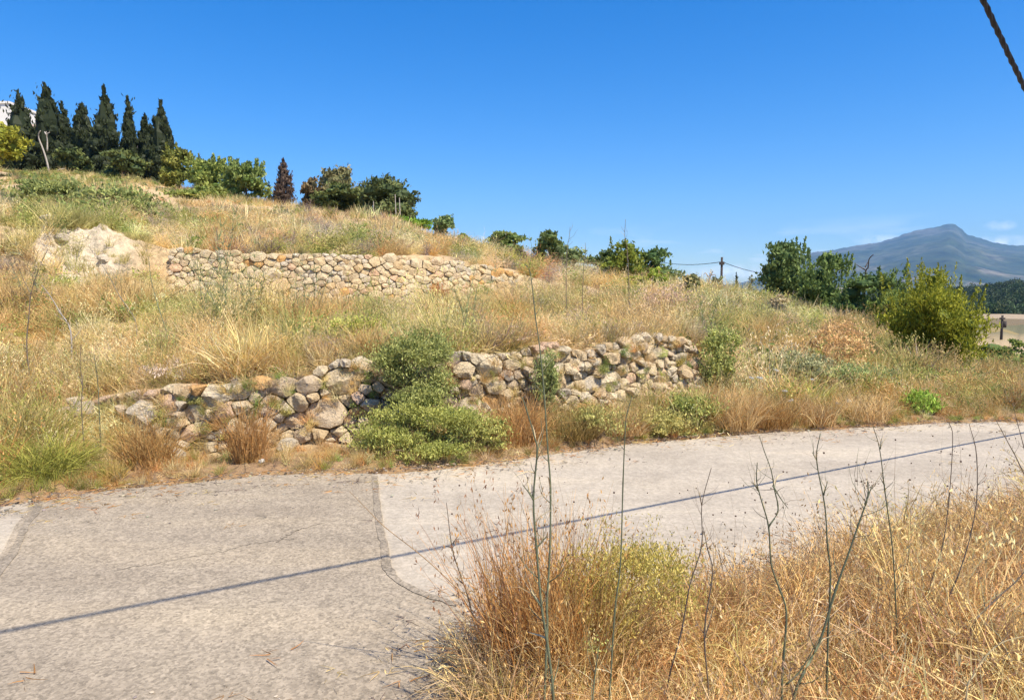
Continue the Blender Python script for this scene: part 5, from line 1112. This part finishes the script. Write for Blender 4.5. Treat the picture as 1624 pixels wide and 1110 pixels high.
rock('fallen cream stone at the foot of the left boulders', 285, 728, 6.55, .2, (.62, .54, .42))
rock('small white stone on the road edge by the rust tussock', 415, 748, 6.22, .07, (.74, .70, .64))
rock('flat fallen stone below the big boulder', 455, 705, 6.75, .22, (.58, .50, .38))
rock('fallen grey stone under the round boulder right side', 560, 712, 6.75, .16, (.50, .46, .4))
rock('fallen stone left of the cream one at the bank foot', 262, 712, 6.75, .18, (.58, .5, .38))
rock('small dark pebble lying on the asphalt patch', 200, 905, 4.0, .045, (.13, .11, .10), .5)
rock('pale boulder on the skyline between the pole and the big trees', 1185, 462, 31, .8, (.68, .62, .54))
rock('pale rock lying on the terrace right of the wall', 1090, 492, 16, .5, (.66, .58, .46), .4)
rock('pale rock in the grass of the right bank crest', 1145, 487, 18, .5, (.66, .58, .46), .5)
for i, (px, py, w) in enumerate([(690, 560, .5), (725, 552, .35), (760, 520, .5), (700, 525, .6)]):
    rock(['cream bare rock above the wall beside the large bush', 'smaller cream rock near the wall top right of the large bush', 'pale flat rock on the terrace behind the dead thicket', 'wide pale rock on the terrace behind the large bush'][i], px, py, 9.2 + i * .5, w, (.66, .6, .46), .35)

for i, (px, py, Y, w) in enumerate([(100, 395, 15.9, .4), (165, 402, 15.9, .34), (185, 428, 15.5, .26), (45, 440, 15, .3)]):
    rock('pale angular rock in the clay bank, ' + ['biggest one near its top centre', 'right of its centre', 'low at its right side', 'low at its left side'][i], px, py, Y, w, (.62, .53, .40), .7).location.z -= w * .28

# ---- houses
def house(label, px0, px1, py_base, Y, wz, depth, roofed, wins, c=M_WHITE):
    a, b = at(px0, py_base, Y), at(px1, py_base, Y); o = empty('house', ((a[0] + b[0]) / 2, Y, a[2]), label, 'house'); w = b[0] - a[0]
    g = Geo(); box(g, (-w / 2, 0, -4), (w / 2, depth, wz)); link('wall', g.mesh('wall', c), o)
    g = Geo()
    if roofed:
        e = .35; V = [(-w / 2 - e, -e, wz + .003), (w / 2 + e, -e, wz + .003), (w / 2 + e, depth + e, wz + .003), (-w / 2 - e, depth + e, wz + .003), (-w / 2 - e, depth / 2, wz + roofed), (w / 2 + e, depth / 2, wz + roofed)]
        g.add(V, [[(0, 1, 5, 4), (2, 3, 4, 5), (0, 3, 2, 1)], [(0, 4, 3), (1, 2, 5)]])
        link('roof', g.mesh('roof', M_ROOF), o)
    else:
        box(g, (-w / 2 - .12, -.12, wz + .003), (w / 2 + .12, depth + .12, wz + .25)); link('parapet', g.mesh('parapet', c), o)
    for (x, z, ww, hh) in wins:
        g = Geo(); box(g, (x - ww / 2 - .08, -.05, z - .08), (x + ww / 2 + .08, .02, z + hh + .08)); f = link('window', g.mesh('frame', M_PALEWOOD), o)
        g = Geo(); box(g, (x - ww / 2, -.07, z), (x + ww / 2, -.052, z + hh)); link('pane', g.mesh('pane', M_GLASS), f)
    return o
house('white flat topped house at the left edge behind the cypresses', -60, 18, 232, 78, 4.55, 6, 0, [(-1.2, 2.3, .9, 1.1), (1.2, .2, .9, 1.1)])
house('low house with a brown tiled roof beside the white tower', 10, 44, 232, 74, 1.9, 5, .9, [(.2, .4, .7, .9)])
house('pale house wall glimpsed between the cypresses', 194, 232, 262, 72, 2.0, 5, .6, [(0, .4, .8, .8)])
house('pale building seen between the dark trees on the right', 1338, 1362, 500, 60, 2.2, 5, 0, [(.2, .9, .5, .7)])

# ---- poles and overhead lines
def line_tube(name, label, P, r, cat='wire'):
    g = Geo(); P = np.asarray(P); c = P[0].copy(); tube(g, P - c, r, 5); return tag(link(name, g.mesh('wire', M_CABLE), loc=c), label, cat)
def pole(label, px, top, Y, r, fittings=True):
    p = at(px, top, Y); z = float(H(p[0], p[1])); h = p[2] - z; o = empty('utility_pole', (p[0], p[1], z), label, 'pole')
    g = Geo(); tube(g, [(0, 0, -.5), (0, 0, h * .5), (0, 0, h)], [r * 1.15, r, r * .85], 8); link('post', g.mesh('post', M_POLE, True), o)
    g = Geo(); box(g, (-r * 1.6, -r * 1.5, h - .5), (r * 1.6, r * 1.5, h - .3)); link('bracket', g.mesh('bracket', M_POLE), o)
    return p, o, h
p1, o1, h1 = pole('dark utility pole on the skyline right of the little olive', 1145, 408, 46, .085)
a = p1 - (0, 0, .3); b = at(1040, 414, 60); s = np.linspace(0, 1, 14)[:, None]; W = a * (1 - s) + b * s; W[:, 2] -= (s * (1 - s))[:, 0] * 1.0
line_tube('overhead_wire', 'thin overhead wire running left from the skyline pole', W, .022)
b = at(1260, 433, 62); W = a * (1 - s) + b * s; W[:, 2] -= (s * (1 - s))[:, 0] * 1.6
line_tube('overhead_wire', 'thin overhead wire sagging right from the skyline pole', W, .022)
p2, o2, h2 = pole('dark utility pole in the valley field at the right edge', 1590, 500, 85, .14)
g = Geo(); tube(g, [(.28, 0, h2 - 1.5), (.28, 0, h2 - .7)], [.24, .24], 10); link('transformer', g.mesh('transformer', M_POLE, True), o2)
# twisted power cable overhead; its shadow crosses the road
g1, g2 = ground_at(0, 1005), ground_at(1624, 686); SV = np.array(SUN); pn = np.cross(g2 - g1, SV); pn /= np.linalg.norm(pn)
def on_plane(px, py):
    u, yy, z = ray(px, py); d = np.array((u, yy, z)); k = np.dot(g1 - CAMP, pn) / np.dot(d, pn); return CAMP + d * k
A_, B_ = on_plane(1558, -2), on_plane(1624, 138); print('cable', A_, B_)
dirn = (B_ - A_) / np.linalg.norm(B_ - A_); sl = np.linspace(-16, 14, 400)
sag = .012 * (sl ** 2); vv = SV - dirn * np.dot(SV, dirn); vv /= np.linalg.norm(vv); vv = vv * (1 if vv[2] > 0 else -1)
CLN = A_ + dirn * sl[:, None] + vv * (.006 * (sl ** 2 - sl * np.linalg.norm(B_ - A_)))[:, None]
T = norm(np.gradient(CLN, axis=0)); A1 = norm(np.cross(T, (0, 0, 1.))); B1_ = np.cross(T, A1); root = empty('power_cable', CLN[0], 'black twisted power cable hanging overhead at the upper right', 'cable')
for k in range(3):
    ph = sl / .30 * 6.283 + k * 2.094; g = Geo(); tube(g, CLN - CLN[0] + .0085 * (A1 * np.cos(ph)[:, None] + B1_ * np.sin(ph)[:, None]), .0085, 6); link('strand', g.mesh('strand', M_CABLE, True), root)

# ---- air
def haze(density):
    g = Geo(); box(g, (-9500, -9500, -15), (9500, 9500, 900)); m = bpy.data.materials.new('haze'); m.use_nodes = True; nt = m.node_tree; nt.nodes.clear()
    v = nt.nodes.new('ShaderNodeVolumePrincipled'); v.inputs['Color'].default_value = (.30, .60, 1, 1); v.inputs['Density'].default_value = density; v.inputs['Anisotropy'].default_value = 0.0
    out = nt.nodes.new('ShaderNodeOutputMaterial'); nt.links.new(v.outputs[0], out.inputs['Volume'])
    o = link('haze', g.mesh('haze', m)); tag(o, 'thin blue haze filling the valley air', kind='stuff')
haze(8.8e-5)
